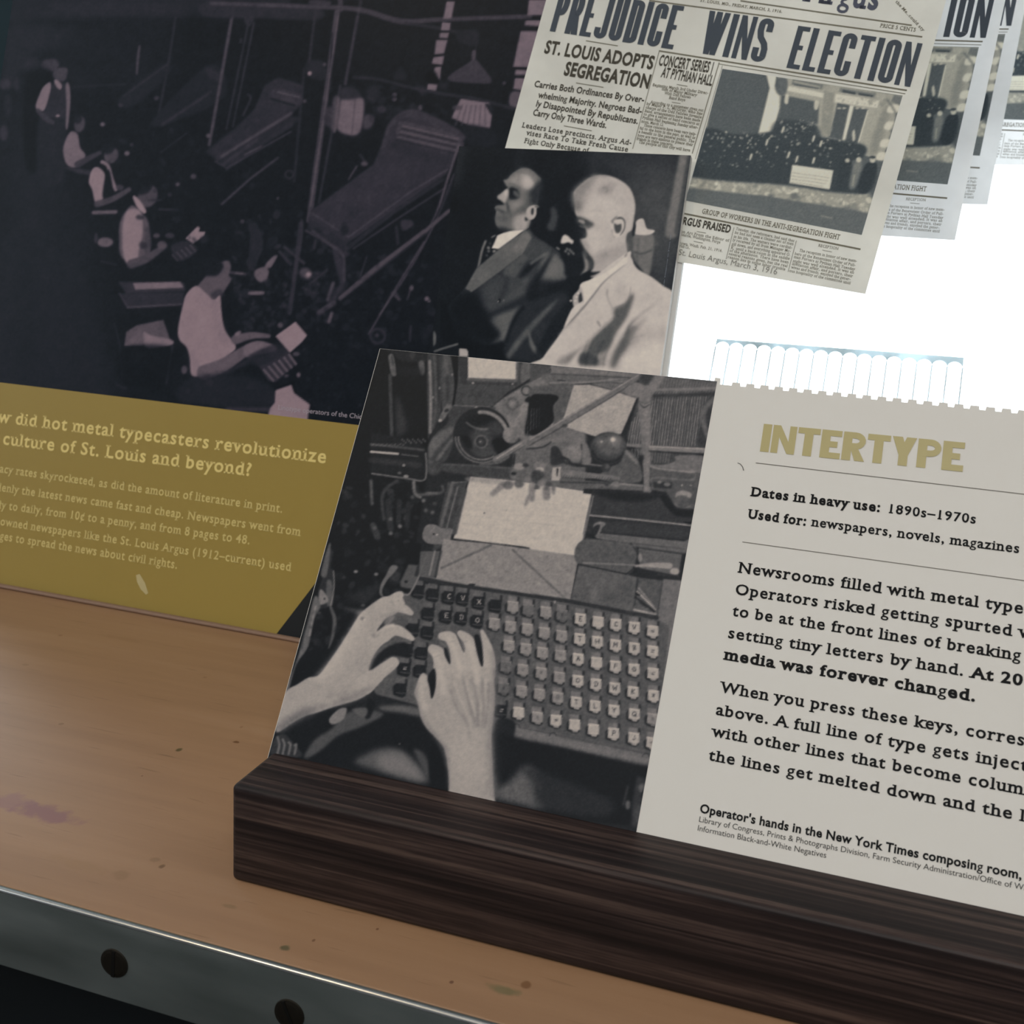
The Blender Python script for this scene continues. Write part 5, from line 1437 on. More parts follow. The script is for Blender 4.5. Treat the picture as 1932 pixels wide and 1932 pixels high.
# ------------------------------------------------------------------ artwork: newspaper photograph of a crowd before a building
def art_crowd():
    c = Canvas(1270, 110, 1730, 470, 120)
    P, Ln, E = c.poly, c.line, c.ell
    c.frame(1400, 0, .27536)
    c.a[:] = 70
    P([(-400, 400), (165, 505), (190, 600), (100, 900), (-400, 1000)], 66, 1, 1, False)
    # pale strip of sky and pole at the left
    P([(-330, 440), (-215, 460), (-260, 660), (-290, 880), (-380, 860)], 188, 1, 1, False)
    for y in (500, 560, 620, 700, 780):
        Ln([(-330, y), (-250, y + 12)], 14, 96, .8, 1)
    P([(-215, 460), (-170, 470), (-230, 880), (-300, 900), (-260, 660)], 150, 1, 1.4, False)
    P([(-380, 760), (-320, 780), (-330, 880), (-400, 860)], 110, .8, 2)
    P([(-170, 460), (165, 505), (130, 920), (-240, 880)], 68, 1, 1, False)
    # pillar
    P([(165, 500), (235, 520), (225, 590), (275, 680), (210, 905), (110, 925), (190, 605)], 206, 1, .9, False)
    # facade
    P([(250, 520), (1100, 655), (960, 1100), (260, 900)], 148, 1, 1, False)
    P([(250, 535), (310, 545), (300, 640), (250, 650), (225, 600)], 70, .9, 1.2); P([(230, 560), (310, 570)], 110, .8, 1)
    P([(270, 650), (530, 700), (520, 850), (250, 830)], 66, 1, 1.2, False)
    P([(320, 590), (570, 640), (560, 672), (310, 622)], 196, 1, .9, False); P([(350, 540), (560, 580), (550, 615), (340, 580)], 88, .9, .9, False)
    Ln([(360, 560), (530, 598)], 14, 150, .8, .8, False); Ln([(360, 580), (520, 606)], 10, 60, .9, .7, False)
    P([(300, 650), (320, 655), (312, 712), (290, 700)], 190, .95, .9); P([(500, 690), (530, 700), (515, 750), (495, 745)], 180, .95, .9)
    P([(630, 640), (940, 690), (925, 740), (620, 700)], 196, 1, .9, False)
    c.speck(60, 640, 655, 920, 725, 12, 120, 170, .7, .6)
    P([(670, 600), (920, 640), (910, 668), (665, 630)], 98, .9, .9, False); P([(690, 615), (780, 632), (775, 650), (685, 632)], 40, .9, .7, False); P([(800, 635), (900, 652), (895, 668), (798, 652)], 44, .9, .7, False)
    P([(650, 705), (740, 722), (690, 960), (590, 940)], 66, 1, .9, False); P([(765, 730), (865, 750), (790, 985), (700, 965)], 66, 1, .9, False)
    P([(740, 722), (765, 728), (705, 970), (685, 965)], 202, 1, .8, False); Ln([(862, 760), (795, 985)], 9, 196, .95, .7, False); Ln([(648, 710), (598, 930)], 6, 170, .9, .7, False)
    for x in (665, 700, 790, 830):
        E(x, 742, 14, 6, 190, .8, .7)
    P([(755, 910), (770, 890), (775, 950), (760, 970)], 190, .9, .8)
    P([(560, 620), (640, 640), (600, 940), (540, 880)], 120, .8, 1.4, False)
    c.speck(160, 540, 560, 1090, 1080, 30, 92, 170, .45, 1.1, lambda x, y: x > 870 or 545 < x < 620)
    P([(1040, 650), (1110, 665), (1080, 720), (1020, 700)], 86, .9, 1, False)
    P([(960, 760), (1020, 740), (960, 960), (930, 1040), (870, 1040)], 110, .7, 3)
    for x, y in ((1035, 750), (1015, 865), (985, 985), (960, 1075)):
        P([(x - 20, y - 30), (x + 60, y - 20), (x + 30, y + 20), (x - 40, y + 20)], 200, .9, 1.2)
    Ln([(1000, 690), (1060, 800), (1020, 900)], 16, 70, .7, 1.4)
    # ground
    P([(-420, 1180), (860, 1320), (900, 1370), (860, 1470), (-420, 1300)], 140, 1, 3, False)
    c.speck(420, -420, 1230, 880, 1460, 22, 90, 225, .75, .7, lambda x, y: abs(y - 1300 - x * .12) < 70)
    P([(-420, 1290), (0, 1330), (300, 1370), (880, 1470), (840, 1620), (-420, 1400)], 78, 1, 1.6, True)
    P([(-420, 1310), (150, 1340), (880, 1480), (840, 1640), (-420, 1440)], 80, 1, 1.2, False)
    Ln([(-100, 1400), (120, 1440)], 6, 120, .5, 1.2); Ln([(540, 1480), (620, 1495)], 8, 140, .7, 1)
    c.speck(60, -400, 1340, 800, 1580, 34, 66, 96, .5, 1.2)
    # crowd
    P([(-420, 900), (-200, 880), (-60, 920), (200, 900), (260, 830), (500, 860), (520, 930), (830, 990), (830, 1080), (720, 1110), (800, 1180), (920, 1120), (880, 1310), (640, 1320), (300, 1270), (-420, 1190)], 40, 1, 2)
    P([(240, 830), (490, 850), (520, 960), (220, 960)], 44, .9, 3)
    c.speck(150, -420, 900, 820, 1100, 11, 120, 200, .9, .6, lambda x, y: y > 900 + max(0, x) * .09 and y < 1050 + x * .02)
    c.speck(40, 240, 820, 500, 920, 10, 130, 190, .9, .6)
    c.speck(60, -420, 1050, 620, 1150, 9, 110, 180, .8, .7)
    for x, y in ((375, 1090), (490, 1100), (490, 950), (320, 1060), (60, 1075), (280, 890), (540, 985), (170, 975)):
        P([(x, y - 20), (x + 12, y - 16), (x - 2, y + 22), (x - 10, y + 16)], 196, .9, .7)
    P([(680, 1090), (740, 1080), (760, 1200), (720, 1300), (650, 1290), (660, 1180)], 36, 1, 1.2)
    P([(775, 1110), (815, 1105), (812, 1180), (775, 1285), (735, 1285), (750, 1180)], 112, .8, 2); E(800, 1095, 18, 18, 190, .9, .8); Ln([(770, 1200), (758, 1270)], 8, 180, .6, 1)
    P([(850, 1120), (920, 1120), (910, 1200), (860, 1320), (790, 1310), (820, 1200)], 30, 1, 1.2); E(895, 1095, 20, 22, 180, .95, .8); E(895, 1078, 22, 10, 36, .95, .8)
    E(722, 1100, 16, 14, 180, .9, .8)
    # placard
    P([(345, 1130), (625, 1168), (600, 1298), (325, 1255)], 200, 1, .8, False)
    for i in range(4):
        c.rng.seed(3 + i)
        x = 350
        while x < 590 - i * 6:
            w = c.rng.uniform(10, 26)
            Ln([(x - i * 5, 1185 + i * 21 + (x - 350) * .135), (x - i * 5 + w, 1185 + i * 21 + (x + w - 350) * .135)], 7, 128, .6, .6, False)
            x += w + 8
    c.grain(4.5, .55)
    return c
# ------------------------------------------------------------------ materials
def print_material(name, rough, spec, trans=0.):
    m = mat(name, (1, 1, 1, 1), rough, 0, spec)
    t = NT(m)
    a = t.n('ShaderNodeAttribute', attribute_name='print')
    t.l(a.outputs['Color'], t.b.inputs['Base Color'])
    if trans:
        tr = t.n('ShaderNodeBsdfTranslucent')
        t.l(a.outputs['Color'], tr.inputs[0])
        mx = t.n('ShaderNodeMixShader', in_0=trans)
        out = t.t.nodes['Material Output']
        t.l(t.b.outputs[0], mx.inputs[1]); t.l(tr.outputs[0], mx.inputs[2]); t.l(mx.outputs[0], out.inputs[0])
    return m


M_gloss = print_material('laminated_photo_print', .42, .09)
M_matte = print_material('matt_photo_print', .5, .16)
M_news = print_material('newsprint_halftone', .7, .2, .12)


def paper_material(name, col, trans, rough=.7):
    m = mat(name, col, rough, 0, .2)
    t = NT(m)
    tc = t.n('ShaderNodeTexCoord')
    nz = t.n('ShaderNodeTexNoise'); nz.inputs['Scale'].default_value = 26; nz.inputs['Detail'].default_value = 6
    t.l(tc.outputs['Object'], nz.inputs['Vector'])
    c2 = tuple(x * .86 for x in col[:3]) + (1,)
    cc = t.ramp(nz.outputs[0], [(.35, c2), (.65, col)])
    t.l(cc, t.b.inputs['Base Color'])
    if trans:
        tr = t.n('ShaderNodeBsdfTranslucent'); t.l(cc, tr.inputs[0])
        mx = t.n('ShaderNodeMixShader', in_0=trans)
        out = t.t.nodes['Material Output']
        t.l(t.b.outputs[0], mx.inputs[1]); t.l(tr.outputs[0], mx.inputs[2]); t.l(mx.outputs[0], out.inputs[0])
    return m


G = 1.5     # print albedo gain: traced tones are display values under the room's light
M_sheet = paper_material('aged_newsprint', srgb(210, 209, 201, G), .16)
M_sheet_thin = paper_material('thin_backlit_newsprint', srgb(208, 209, 208, G), .62)
M_news_thin = print_material('thin_backlit_halftone', .7, .2, .35)
M_card = mat('satin_white_card', srgb(193, 190, 184, 1.42), .5, 0, .3)
M_core = mat('foam_core_edge', (.78, .77, .74, 1), .6)
M_black = mat('black_ink', srgb(13, 14, 16), .6, 0, .15)
M_grey = mat('dark_grey_ink', srgb(60, 60, 58), .6, 0, .15)
M_rule = mat('hairline_ink', srgb(110, 104, 94), .6)
M_gold = mat('gold_ink', srgb(150, 139, 92, G), .42)
M_head = mat('slate_headline_ink', srgb(68, 76, 86, 1.1), .6, 0, .2)
M_body = mat('newspaper_body_ink', srgb(112, 108, 92, 1.1), .7)
M_dark = mat('newspaper_column_ink', srgb(62, 58, 46), .7)
M_olive = mat('olive_yellow_print', srgb(134, 115, 56, 1.42), .45, 0, .35)
M_cream = mat('cream_lettering', srgb(192, 174, 108, G), .5)
M_cream2 = mat('dim_cream_lettering', srgb(176, 160, 100, G), .5)
M_white = mat('pale_caption_ink', srgb(140, 132, 142, G), .5)

# shelf wood
M_shelf = mat('worn_varnished_pine', srgb(150, 116, 80, G), .46, 0, .55)
t = NT(M_shelf)
tc = t.n('ShaderNodeTexCoord')
mp = t.n('ShaderNodeMapping'); mp.inputs['Scale'].default_value = (3, 38, 10); mp.inputs['Rotation'].default_value = (0, 0, .05)
t.l(tc.outputs['Object'], mp.inputs[0])
n1 = t.n('ShaderNodeTexNoise'); n1.inputs['Scale'].default_value = 1.6; n1.inputs['Detail'].default_value = 8; n1.inputs['Roughness'].default_value = .6
t.l(mp.outputs[0], n1.inputs['Vector'])
n2 = t.n('ShaderNodeTexNoise'); n2.inputs['Scale'].default_value = 7; n2.inputs['Detail'].default_value = 3
t.l(tc.outputs['Object'], n2.inputs['Vector'])
base = t.ramp(n1.outputs[0], [(.25, srgb(128, 98, 70, 1.2)), (.55, srgb(144, 112, 82, 1.2)), (.8, srgb(152, 122, 94, 1.2))])
base = t.mix(t.math('MULTIPLY', n2.outputs[0], .5), base, srgb(140, 106, 84, 1.2))
# fine cracks along the grain
mp2 = t.n('ShaderNodeMapping'); mp2.inputs['Scale'].default_value = (30, 420, 10)
t.l(tc.outputs['Object'], mp2.inputs[0])
n3 = t.n('ShaderNodeTexNoise'); n3.inputs['Scale'].default_value = 1.; n3.inputs['Detail'].default_value = 2
t.l(mp2.outputs[0], n3.inputs['Vector'])
base = t.mix(t.ramp(n3.outputs[0], [(.66, (0, 0, 0, 1)), (.78, (.55, .55, .55, 1))]), base, srgb(96, 70, 46))
# stains and dents with shapes of their own: (pixel, half length, half width, colour, strength)
SHELF_Z = Plane((0, 0, 0), (1, 0, 0), (0, 1, 0))
nzs = t.n('ShaderNodeTexNoise'); nzs.inputs['Scale'].default_value = 160; nzs.inputs['Detail'].default_value = 4
t.l(tc.outputs['Object'], nzs.inputs['Vector'])
STAINS = [((20, 1512), .011, .0042, (120, 84, 84), .6), ((88, 1535), .017, .0040, (112, 74, 78), .75), ((338, 1415), .0017, .0015, (76, 66, 38), .9), ((446, 1400), .0020, .0008, (84, 50, 24), .85),
          ((268, 1464), .0008, .0006, (90, 60, 30), .8), ((305, 1635), .0013, .0011, (86, 60, 34), .8), ((226, 1652), .0040, .0022, (116, 88, 60), .5), ((295, 1622), .0024, .0012, (104, 80, 54), .5),
          ((432, 1710), .0032, .0010, (110, 88, 60), .6), ((537, 1788), .0022, .0011, (70, 66, 42), .85), ((948, 1868), .0060, .0016, (96, 90, 62), .75), ((994, 1858), .0018, .0012, (96, 62, 34), .7),
          ((592, 1774), .0006, .0006, (90, 58, 36), .8), ((712, 1753), .0006, .0005, (80, 46, 30), .7), ((852, 1853), .0008, .0006, (80, 50, 34), .8), ((114, 1199), .0020, .0010, (110, 76, 48), .7),
          ((48, 1254), .0022, .0009, (112, 84, 56), .5), ((115, 1366), .0014, .0010, (104, 76, 48), .6), ((387, 1278), .0014, .0010, (110, 78, 50), .5), ((150, 1632), .014, .0022, (128, 98, 66), .4),
          ((525, 1436), .0008, .0006, (70, 44, 26), .8), ((455, 1372), .0010, .0010, (104, 72, 40), .5), ((232, 1205), .018, .0016, (120, 88, 58), .35)]
for (px, py), rl, rw, c_, st in STAINS:
    q = SHELF_Z.uv(px, py)
    sub = t.n('ShaderNodeVectorMath', operation='SUBTRACT'); sub.inputs[1].default_value = (q[0], q[1], 0)
    t.l(tc.outputs['Object'], sub.inputs[0])
    mul = t.n('ShaderNodeVectorMath', operation='MULTIPLY'); mul.inputs[1].default_value = (1 / rl, 1 / (rw * 1.6), 0)
    t.l(sub.outputs[0], mul.inputs[0])
    ln = t.n('ShaderNodeVectorMath', operation='LENGTH'); t.l(mul.outputs[0], ln.inputs[0])
    d = t.math('ADD', ln.outputs['Value'], t.math('MULTIPLY', t.math('SUBTRACT', nzs.outputs[0], .5), 1.6))
    fac = t.ramp(d, [(.55, (st, st, st, 1)), (1., (0, 0, 0, 1))])
    base = t.mix(fac, base, srgb(*c_, 1.3))
t.l(base, t.b.inputs['Base Color'])
bp = t.n('ShaderNodeBump'); bp.inputs['Strength'].default_value = .12; bp.inputs['Distance'].default_value = .0006
t.l(n1.outputs[0], bp.inputs['Height']); t.l(bp.outputs[0], t.b.inputs['Normal'])

# stained wood of the sign base
M_stain = mat('dark_walnut_stain', srgb(40, 32, 30), .5, 0, .28)
t = NT(M_stain)
tc = t.n('ShaderNodeTexCoord')
mp = t.n('ShaderNodeMapping'); mp.inputs['Scale'].default_value = (2.6, 250, 250); mp.inputs['Rotation'].default_value = (0, .012, 0)
t.l(tc.outputs['Object'], mp.inputs[0])
n1 = t.n('ShaderNodeTexNoise'); n1.inputs['Scale'].default_value = 1.3; n1.inputs['Detail'].default_value = 5; n1.inputs['Roughness'].default_value = .55; n1.inputs['Distortion'].default_value = .4
t.l(mp.outputs[0], n1.inputs['Vector'])
mp2 = t.n('ShaderNodeMapping'); mp2.inputs['Scale'].default_value = (60, 900, 900)
t.l(tc.outputs['Object'], mp2.inputs[0])
n2 = t.n('ShaderNodeTexNoise'); n2.inputs['Scale'].default_value = 1.; n2.inputs['Detail'].default_value = 3
t.l(mp2.outputs[0], n2.inputs['Vector'])
c = t.ramp(n1.outputs[0], [(.36, srgb(22, 17, 18, 1.15)), (.47, srgb(40, 31, 30, 1.15)), (.54, srgb(58, 46, 43, 1.15)), (.64, srgb(78, 64, 58, 1.15))])
c = t.mix(t.ramp(n2.outputs[0], [(.45, (0, 0, 0, 1)), (.7, (.55, .55, .55, 1))]), c, srgb(26, 20, 20))
t.l(c, t.b.inputs['Base Color'])
bp = t.n('ShaderNodeBump'); bp.inputs['Strength'].default_value = .25; bp.inputs['Distance'].default_value = .0004
t.l(n1.outputs[0], bp.inputs['Height']); t.l(bp.outputs[0], t.b.inputs['Normal'])

# steel
M_steel = mat('dull_zinc_steel', srgb(122, 130, 130, 1.), .42, .75, .5)
t = NT(M_steel)
tc = t.n('ShaderNodeTexCoord')
mp = t.n('ShaderNodeMapping'); mp.inputs['Scale'].default_value = (8, 40, 30)
t.l(tc.outputs['Object'], mp.inputs[0])
n1 = t.n('ShaderNodeTexNoise'); n1.inputs['Scale'].default_value = 2; n1.inputs['Detail'].default_value = 8
t.l(mp.outputs[0], n1.inputs['Vector'])
t.l(t.ramp(n1.outputs[0], [(.3, srgb(118, 127, 126)), (.7, srgb(146, 154, 153))]), t.b.inputs['Base Color'])
t.l(t.ramp(n1.outputs[0], [(.3, (.36, .36, .36, 1)), (.7, (.52, .52, .52, 1))]), t.b.inputs['Roughness'])
M_screw = mat('blackened_screw', srgb(46, 42, 36), .45, .7)
M_slot = mat('screw_slot_painted_shade', srgb(20, 19, 17), .6, .5)

M_wall = mat('dark_teal_wall_paint', srgb(20, 48, 56), .7)
M_room = mat('grey_room_paint', (.34, .34, .35, 1), .8)
M_floor = mat('dark_floorboards', (.035, .033, .03, 1), .6)
M_ceil = mat('white_ceiling_paint', (.6, .6, .6, 1), .85)
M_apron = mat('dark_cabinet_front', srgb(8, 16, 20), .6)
M_frame = mat('white_window_paint', (.75, .76, .76, 1), .5)
M_glass = bpy.data.materials.new('window_glass'); M_glass.use_nodes = True
gt = M_glass.node_tree
gt.nodes.remove(gt.nodes['Principled BSDF'])
tr = gt.nodes.new('ShaderNodeBsdfTransparent'); tr.inputs[0].default_value = (.97, .98, .98, 1)
gl = gt.nodes.new('ShaderNodeBsdfGlossy'); gl.inputs['Roughness'].default_value = .02
mx = gt.nodes.new('ShaderNodeMixShader'); mx.inputs[0].default_value = .04
gt.links.new(tr.outputs[0], mx.inputs[1]); gt.links.new(gl.outputs[0], mx.inputs[2]); gt.links.new(mx.outputs[0], gt.nodes['Material Output'].inputs[0])
M_comb = bpy.data.materials.new('frosted_clear_plastic'); M_comb.use_nodes = True
gt = M_comb.node_tree
gt.nodes.remove(gt.nodes['Principled BSDF'])
tr = gt.nodes.new('ShaderNodeBsdfTransparent'); tr.inputs[0].default_value = (.80, .90, .95, 1)
tl = gt.nodes.new('ShaderNodeBsdfTranslucent'); tl.inputs[0].default_value = (.8, .88, .90, 1)
nz = gt.nodes.new('ShaderNodeTexNoise'); nz.inputs['Scale'].default_value = 60
tcn = gt.nodes.new('ShaderNodeTexCoord'); gt.links.new(tcn.outputs['Object'], nz.inputs['Vector'])
mx = gt.nodes.new('ShaderNodeMixShader')
rp = gt.nodes.new('ShaderNodeValToRGB'); rp.color_ramp.elements[0].position = .35; rp.color_ramp.elements[0].color = (.45, .45, .45, 1); rp.color_ramp.elements[1].position = .65; rp.color_ramp.elements[1].color = (.80, .80, .80, 1)
gt.links.new(nz.outputs[0], rp.inputs[0]); gt.links.new(rp.outputs[0], mx.inputs[0])
gt.links.new(tr.outputs[0], mx.inputs[1]); gt.links.new(tl.outputs[0], mx.inputs[2]); gt.links.new(mx.outputs[0], gt.nodes['Material Output'].inputs[0])

# ------------------------------------------------------------------ the room
YW = 1.15
X0, X1, Y0, Z0, Z1 = -2.2, 2.6, -3.0, -.95, 1.9
def struct(name, v, f, m, parent=None):
    return mesh_obj(name, v, f, m, parent, **({} if parent else {'kind': 'structure'}))
struct('floor', *box_vf(X0, X1, Y0, YW, Z0 - .1, Z0), M_floor)
struct('ceiling', *box_vf(X0, X1, Y0, YW, Z1, Z1 + .1), M_ceil)
struct('wall_left', *box_vf(X0 - .1, X0, Y0, YW, Z0, Z1), M_room)
struct('wall_right', *box_vf(X1, X1 + .1, Y0, YW, Z0, Z1), M_room)
struct('wall_front', *box_vf(X0, X1, Y0 - .1, Y0, Z0, Z1), M_room)
WX0, WX1, WZ0, WZ1 = -.28, 2.3, -.02, 1.6
vv, ff = [], []
for b in ((X0, -2.1, Z0, Z1), (-1.3, WX0, Z0, Z1), (-2.1, -1.3, Z0, WZ0), (-2.1, -1.3, WZ1, Z1), (WX1, X1, Z0, Z1), (WX0, WX1, Z0, WZ0), (WX0, WX1, WZ1, Z1)):
    v, f = box_vf(b[0], b[1], YW, YW + .12, b[2], b[3])
    ff += [tuple(i + len(vv) for i in q) for q in f]; vv += v
struct('wall_back', vv, ff, M_wall)
for k_, (a_, b_) in enumerate(((WX0, WX1), (-2.1, -1.3))):
    win = empty('window_%d' % (k_ + 1), Matrix.Translation((0, YW, 0)), kind='structure')
    vv, ff = [], []
    for b in ((a_, a_ + .04, WZ0, WZ1), (b_ - .04, b_, WZ0, WZ1), (a_ + .04, b_ - .04, WZ0, WZ0 + .04), (a_ + .04, b_ - .04, WZ1 - .04, WZ1)):
        v, f = box_vf(b[0], b[1], .03, .08, b[2], b[3])
        ff += [tuple(i + len(vv) for i in q) for q in f]; vv += v
    mesh_obj('window_frame', vv, ff, M_frame, win)
    mesh_obj('pane', *box_vf(a_ + .04, b_ - .04, .052, .056, WZ0 + .04, WZ1 - .04), M_glass, win)

# ------------------------------------------------------------------ display shelf
YE, SX0, SX1, YB = -.0355, -.75, .95, .40
shelf = empty('display_shelf', Matrix.Translation((0, 0, 0)), label='worn pine shelf with slotted screws in its steel front edge, under the boards', category='shelf')
b = mesh_obj('shelf_board', *box_vf(SX0, SX1, YE + .0016, YB, -.028, 0), M_shelf, shelf)
bevel(b, .0006, 2)
st = mesh_obj('steel_edging', *box_vf(SX0, SX1, YE - .0016, YE + .0012, -.0305, .0006), M_steel, shelf)
bevel(st, .0011, 3)
st.data.materials.append(mat('worn_steel_edge_highlight', (.72, .72, .70, 1), .26, 1.))  # worn polished bevel; the brighter colour also paints in its edge highlight
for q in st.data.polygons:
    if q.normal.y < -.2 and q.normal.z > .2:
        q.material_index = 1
face = Plane((0, YE - .0016, 0), (1, 0, 0), (0, 0, 1))
for i in range(-9, 14):
    x = -.0211 + i * .0664
    if not SX0 + .02 < x < SX1 - .02:
        continue
    n = 28
    prof = [(0.0054, 0.), (.0052, -.0005), (.0040, -.0008), (0.0, -.0009)]
    v, f = [], []
    for r, y in prof[:-1]:
        v += [(x + r * math.cos(2 * math.pi * k / n), YE - .0016 + y, -.0154 + r * math.sin(2 * math.pi * k / n)) for k in range(n)]
    v.append((x, YE - .0025, -.0154))
    for j in range(2):
        f += [(j * n + k, j * n + (k + 1) % n, (j + 1) * n + (k + 1) % n, (j + 1) * n + k) for k in range(n)]
    f += [(2 * n + k, 2 * n + (k + 1) % n, 3 * n) for k in range(n)]
    sc = mesh_obj('screw', v, f, M_screw, st)
    a = math.radians((35, 62, 20, 80, 50)[i % 5])
    dx, dz = math.cos(a + .9), math.sin(a + .9)
    w = .0006
    P4 = [(x + s1 * .005 * dx - s2 * w * dz, -.0154 + s1 * .005 * dz + s2 * w * dx) for s1, s2 in ((-1, -1), (1, -1), (1, 1), (-1, 1))]
    v = [(p, YE - .00262, q) for p, q in P4] + [(p, YE - .0016, q) for p, q in P4]
    # the slot is a raised bar, its shade put into the darker colour
    sc.data.materials.append(M_slot)
    bm = bmesh.new(); bm.from_mesh(sc.data)
    nv = [bm.verts.new(q) for q in v]
    for q in ((0, 1, 2, 3), (0, 4, 5, 1), (1, 5, 6, 2), (2, 6, 7, 3), (3, 7, 4, 0)):
        fc = bm.faces.new([nv[k] for k in q]); fc.material_index = 1
    bm.to_mesh(sc.data); bm.free()
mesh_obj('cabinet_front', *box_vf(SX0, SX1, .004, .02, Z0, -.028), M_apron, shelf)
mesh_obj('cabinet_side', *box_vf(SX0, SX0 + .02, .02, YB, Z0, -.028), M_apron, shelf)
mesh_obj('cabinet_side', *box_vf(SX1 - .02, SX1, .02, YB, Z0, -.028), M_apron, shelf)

# ------------------------------------------------------------------ big information panel
PU = (0, .26681, .96375)
TH = .005
PANEL = Plane((0, .225, 0), (1, 0, 0), PU)
panel = empty('information_panel', PANEL.matrix(), label='large leaning board, machine hall photo above an olive text band', category='board')
PL, PR, PV, PT = -.3618, .0945, .1262, .405
v, f = prism([(PL, 0), (PR, 0), (PR, PT), (PL, PT)], -TH, 0)
for i in (4, 5):
    v[i] = (v[i][0], .0016, v[i][2])
mesh_obj('board_core', v, f, M_core, panel)
hall = art_hall()
HALL = [(0, (5, 11, 16)), (20, (18, 24, 31)), (34, (31, 36, 45)), (60, (54, 53, 65)), (90, (86, 79, 90)), (125, (124, 110, 122)), (152, (150, 130, 140)), (255, (215, 195, 205))]
picture('photo_print', PANEL, [(PL, PV), (PR - .006, PV), (PR - .006, PT), (PL, PT)], .00082, hall, HALL, G * .74, M_gloss, panel, label='purple tinted photograph of operators at rows of casting machines')
a, b = PANEL.uv(520, 1195), PANEL.uv(605, 1085)
tx = b[0] + (b[0] - a[0]) / (b[1] - a[1]) * (PV - b[1])
v = [(PL, 0, .0001), (a[0], 0, .0001), (tx, PV, .0001), (PL, PV, .0001)]
mesh_obj('text_band', v, [(0, 1, 2, 3)], M_olive, panel, label='olive yellow band')
v = [(a[0], 0, .0001), (PR, 0, .0001), (PR, PV, .0001), (tx, PV, .0001)]
mesh_obj('black_area', v, [(0, 1, 2, 3)], mat('flat_black', srgb(10, 16, 20), .5), panel)  # plain black area right of the slanted olive edge
p = Print(PANEL, .00025)
p.text('did hot metal typecasters revolutionize', (28.6, 800.4), (617.3, 874.4), 23, pre='How ', off=.022, slab=True)
p.text('culture of St. Louis and beyond?', (5, 838), (476, 898.6), 23, pre='the ', off=.022, slab=True)
p.build('heading_text', M_cream, panel)
p = Print(PANEL, .00025)
for s_, a, b, pre in (('as did the amount of literature in print.', (186.7, 918), (534.2, 967.9), 'Literacy rates skyrocketed, '),
                      ('the latest news came fast and cheap. Newspapers went from', (41, 932.6), (567.8, 1011.6), 'Suddenly '),
                      ('from 10¢ to a penny, and from 8 pages to 48.', (86.8, 971.9), (472.6, 1027.4), 'weekly to daily, '),
                      ('like the St. Louis Argus (1912–current) used', (158.8, 1015.7), (550, 1077.9), 'owned newspapers '),
                      ('to spread the news about civil rights.', (29.6, 1023), (335.7, 1073.5), 'pages ')):
    p.text(s_, a, b, 15.5, pre=pre, slab=True, off=.018)
p.build('body_text', M_cream2, panel)
p = Print(PANEL, .00025)
p.text('Linotype operators of the Chica', (523.9, 772.7), (688.2, 791.5), 9, post='go Tribune')
p.build('caption_text', M_white, panel)
sc = [PANEL.uv(*q) for q in ((257, 1085), (264, 1083), (274, 1100), (280, 1119), (276, 1122), (266, 1112), (259, 1098))]
mesh_obj('scuff_mark', [(q[0], q[1], .00022) for q in sc], [tuple(range(len(sc)))], mat('pale_scuff', srgb(158, 146, 104, G), .6), panel, label='pale scuff')
# thin pinkish strip added along the foot of the big panel
lip = mesh_obj('foot_strip', *box_vf(SX0, SX1, .2195, .2235, 0, .0022), mat('pinkish_strip', srgb(120, 96, 80, 1.3), .6), shelf)
bevel(lip, .0009, 2)

# ------------------------------------------------------------------ newspapers
NLIFT = .0012
NEWS = Plane(PANEL.at(0, 0, NLIFT), (1, 0, 0), PU)
CTR = V(.18366776, .27138799)
NP = Plane(NEWS.at(*CTR), (1, 0, 0), PU)          # page coordinates are measured from its centre
page = empty('newspaper_page', NP.matrix(), label='front newspaper page, partly over the machine hall photo, fullest in view', category='newspaper', group='four hanging newspaper pages')
PAGE_C = [NP.uv(*q) for q in ((911, 431), (1633, 555), (1826, -150), (1094, -230))]
ns = 14
v, f = [], []
for j in range(ns + 1):
    for i in range(ns + 1):
        s_, t_ = i / ns, j / ns
        q = PAGE_C[0] * (1 - s_) * (1 - t_) + PAGE_C[1] * s_ * (1 - t_) + PAGE_C[2] * s_ * t_ + PAGE_C[3] * (1 - s_) * t_
        v.append((q[0], q[1], 0))
f = [(j * (ns + 1) + i, j * (ns + 1) + i + 1, (j + 1) * (ns + 1) + i + 1, (j + 1) * (ns + 1) + i) for j in range(ns) for i in range(ns)]
mesh_obj('page_sheet', v, f, M_sheet, page)
crowd = art_crowd()
CROWD = [(0, (26, 34, 40)), (40, (58, 66, 71)), (80, (94, 100, 102)), (130, (140, 140, 132)), (180, (182, 180, 168)), (210, (202, 199, 186)), (255, (200, 196, 184))]
ph = [NP.uv(*q) for q in ((1293.3, 378.4), (1625.8, 443.3), (1702.9, 180.4), (1363, 130))]
picture('photo_print', NP, ph, .00055, crowd, CROWD, G * 1.15, M_news, page, label='halftone photograph of a crowd outside a building')
p = Print(NP)
p.block('PREJUDICE', (1037, 59), (1269, 93.5), 83, .27, .125, .05)
p.block('WINS', (1317, 100.2), (1441, 118.6), 84, .29, .125, .055)
p.block('ELECTION', (1483.4, 128), (1717, 164.4), 84, .29, .125, .055)
p.build('headline_text', M_head, page)
p = Print(NP)
p.text('Argus', (1520, 1), (1659, 19), 44, pre='St. Louis ', off=.03, slab=True)
p.build('masthead_text', mat('blue_black_ink', srgb(66, 72, 92), .6), page)
p = Print(NP)
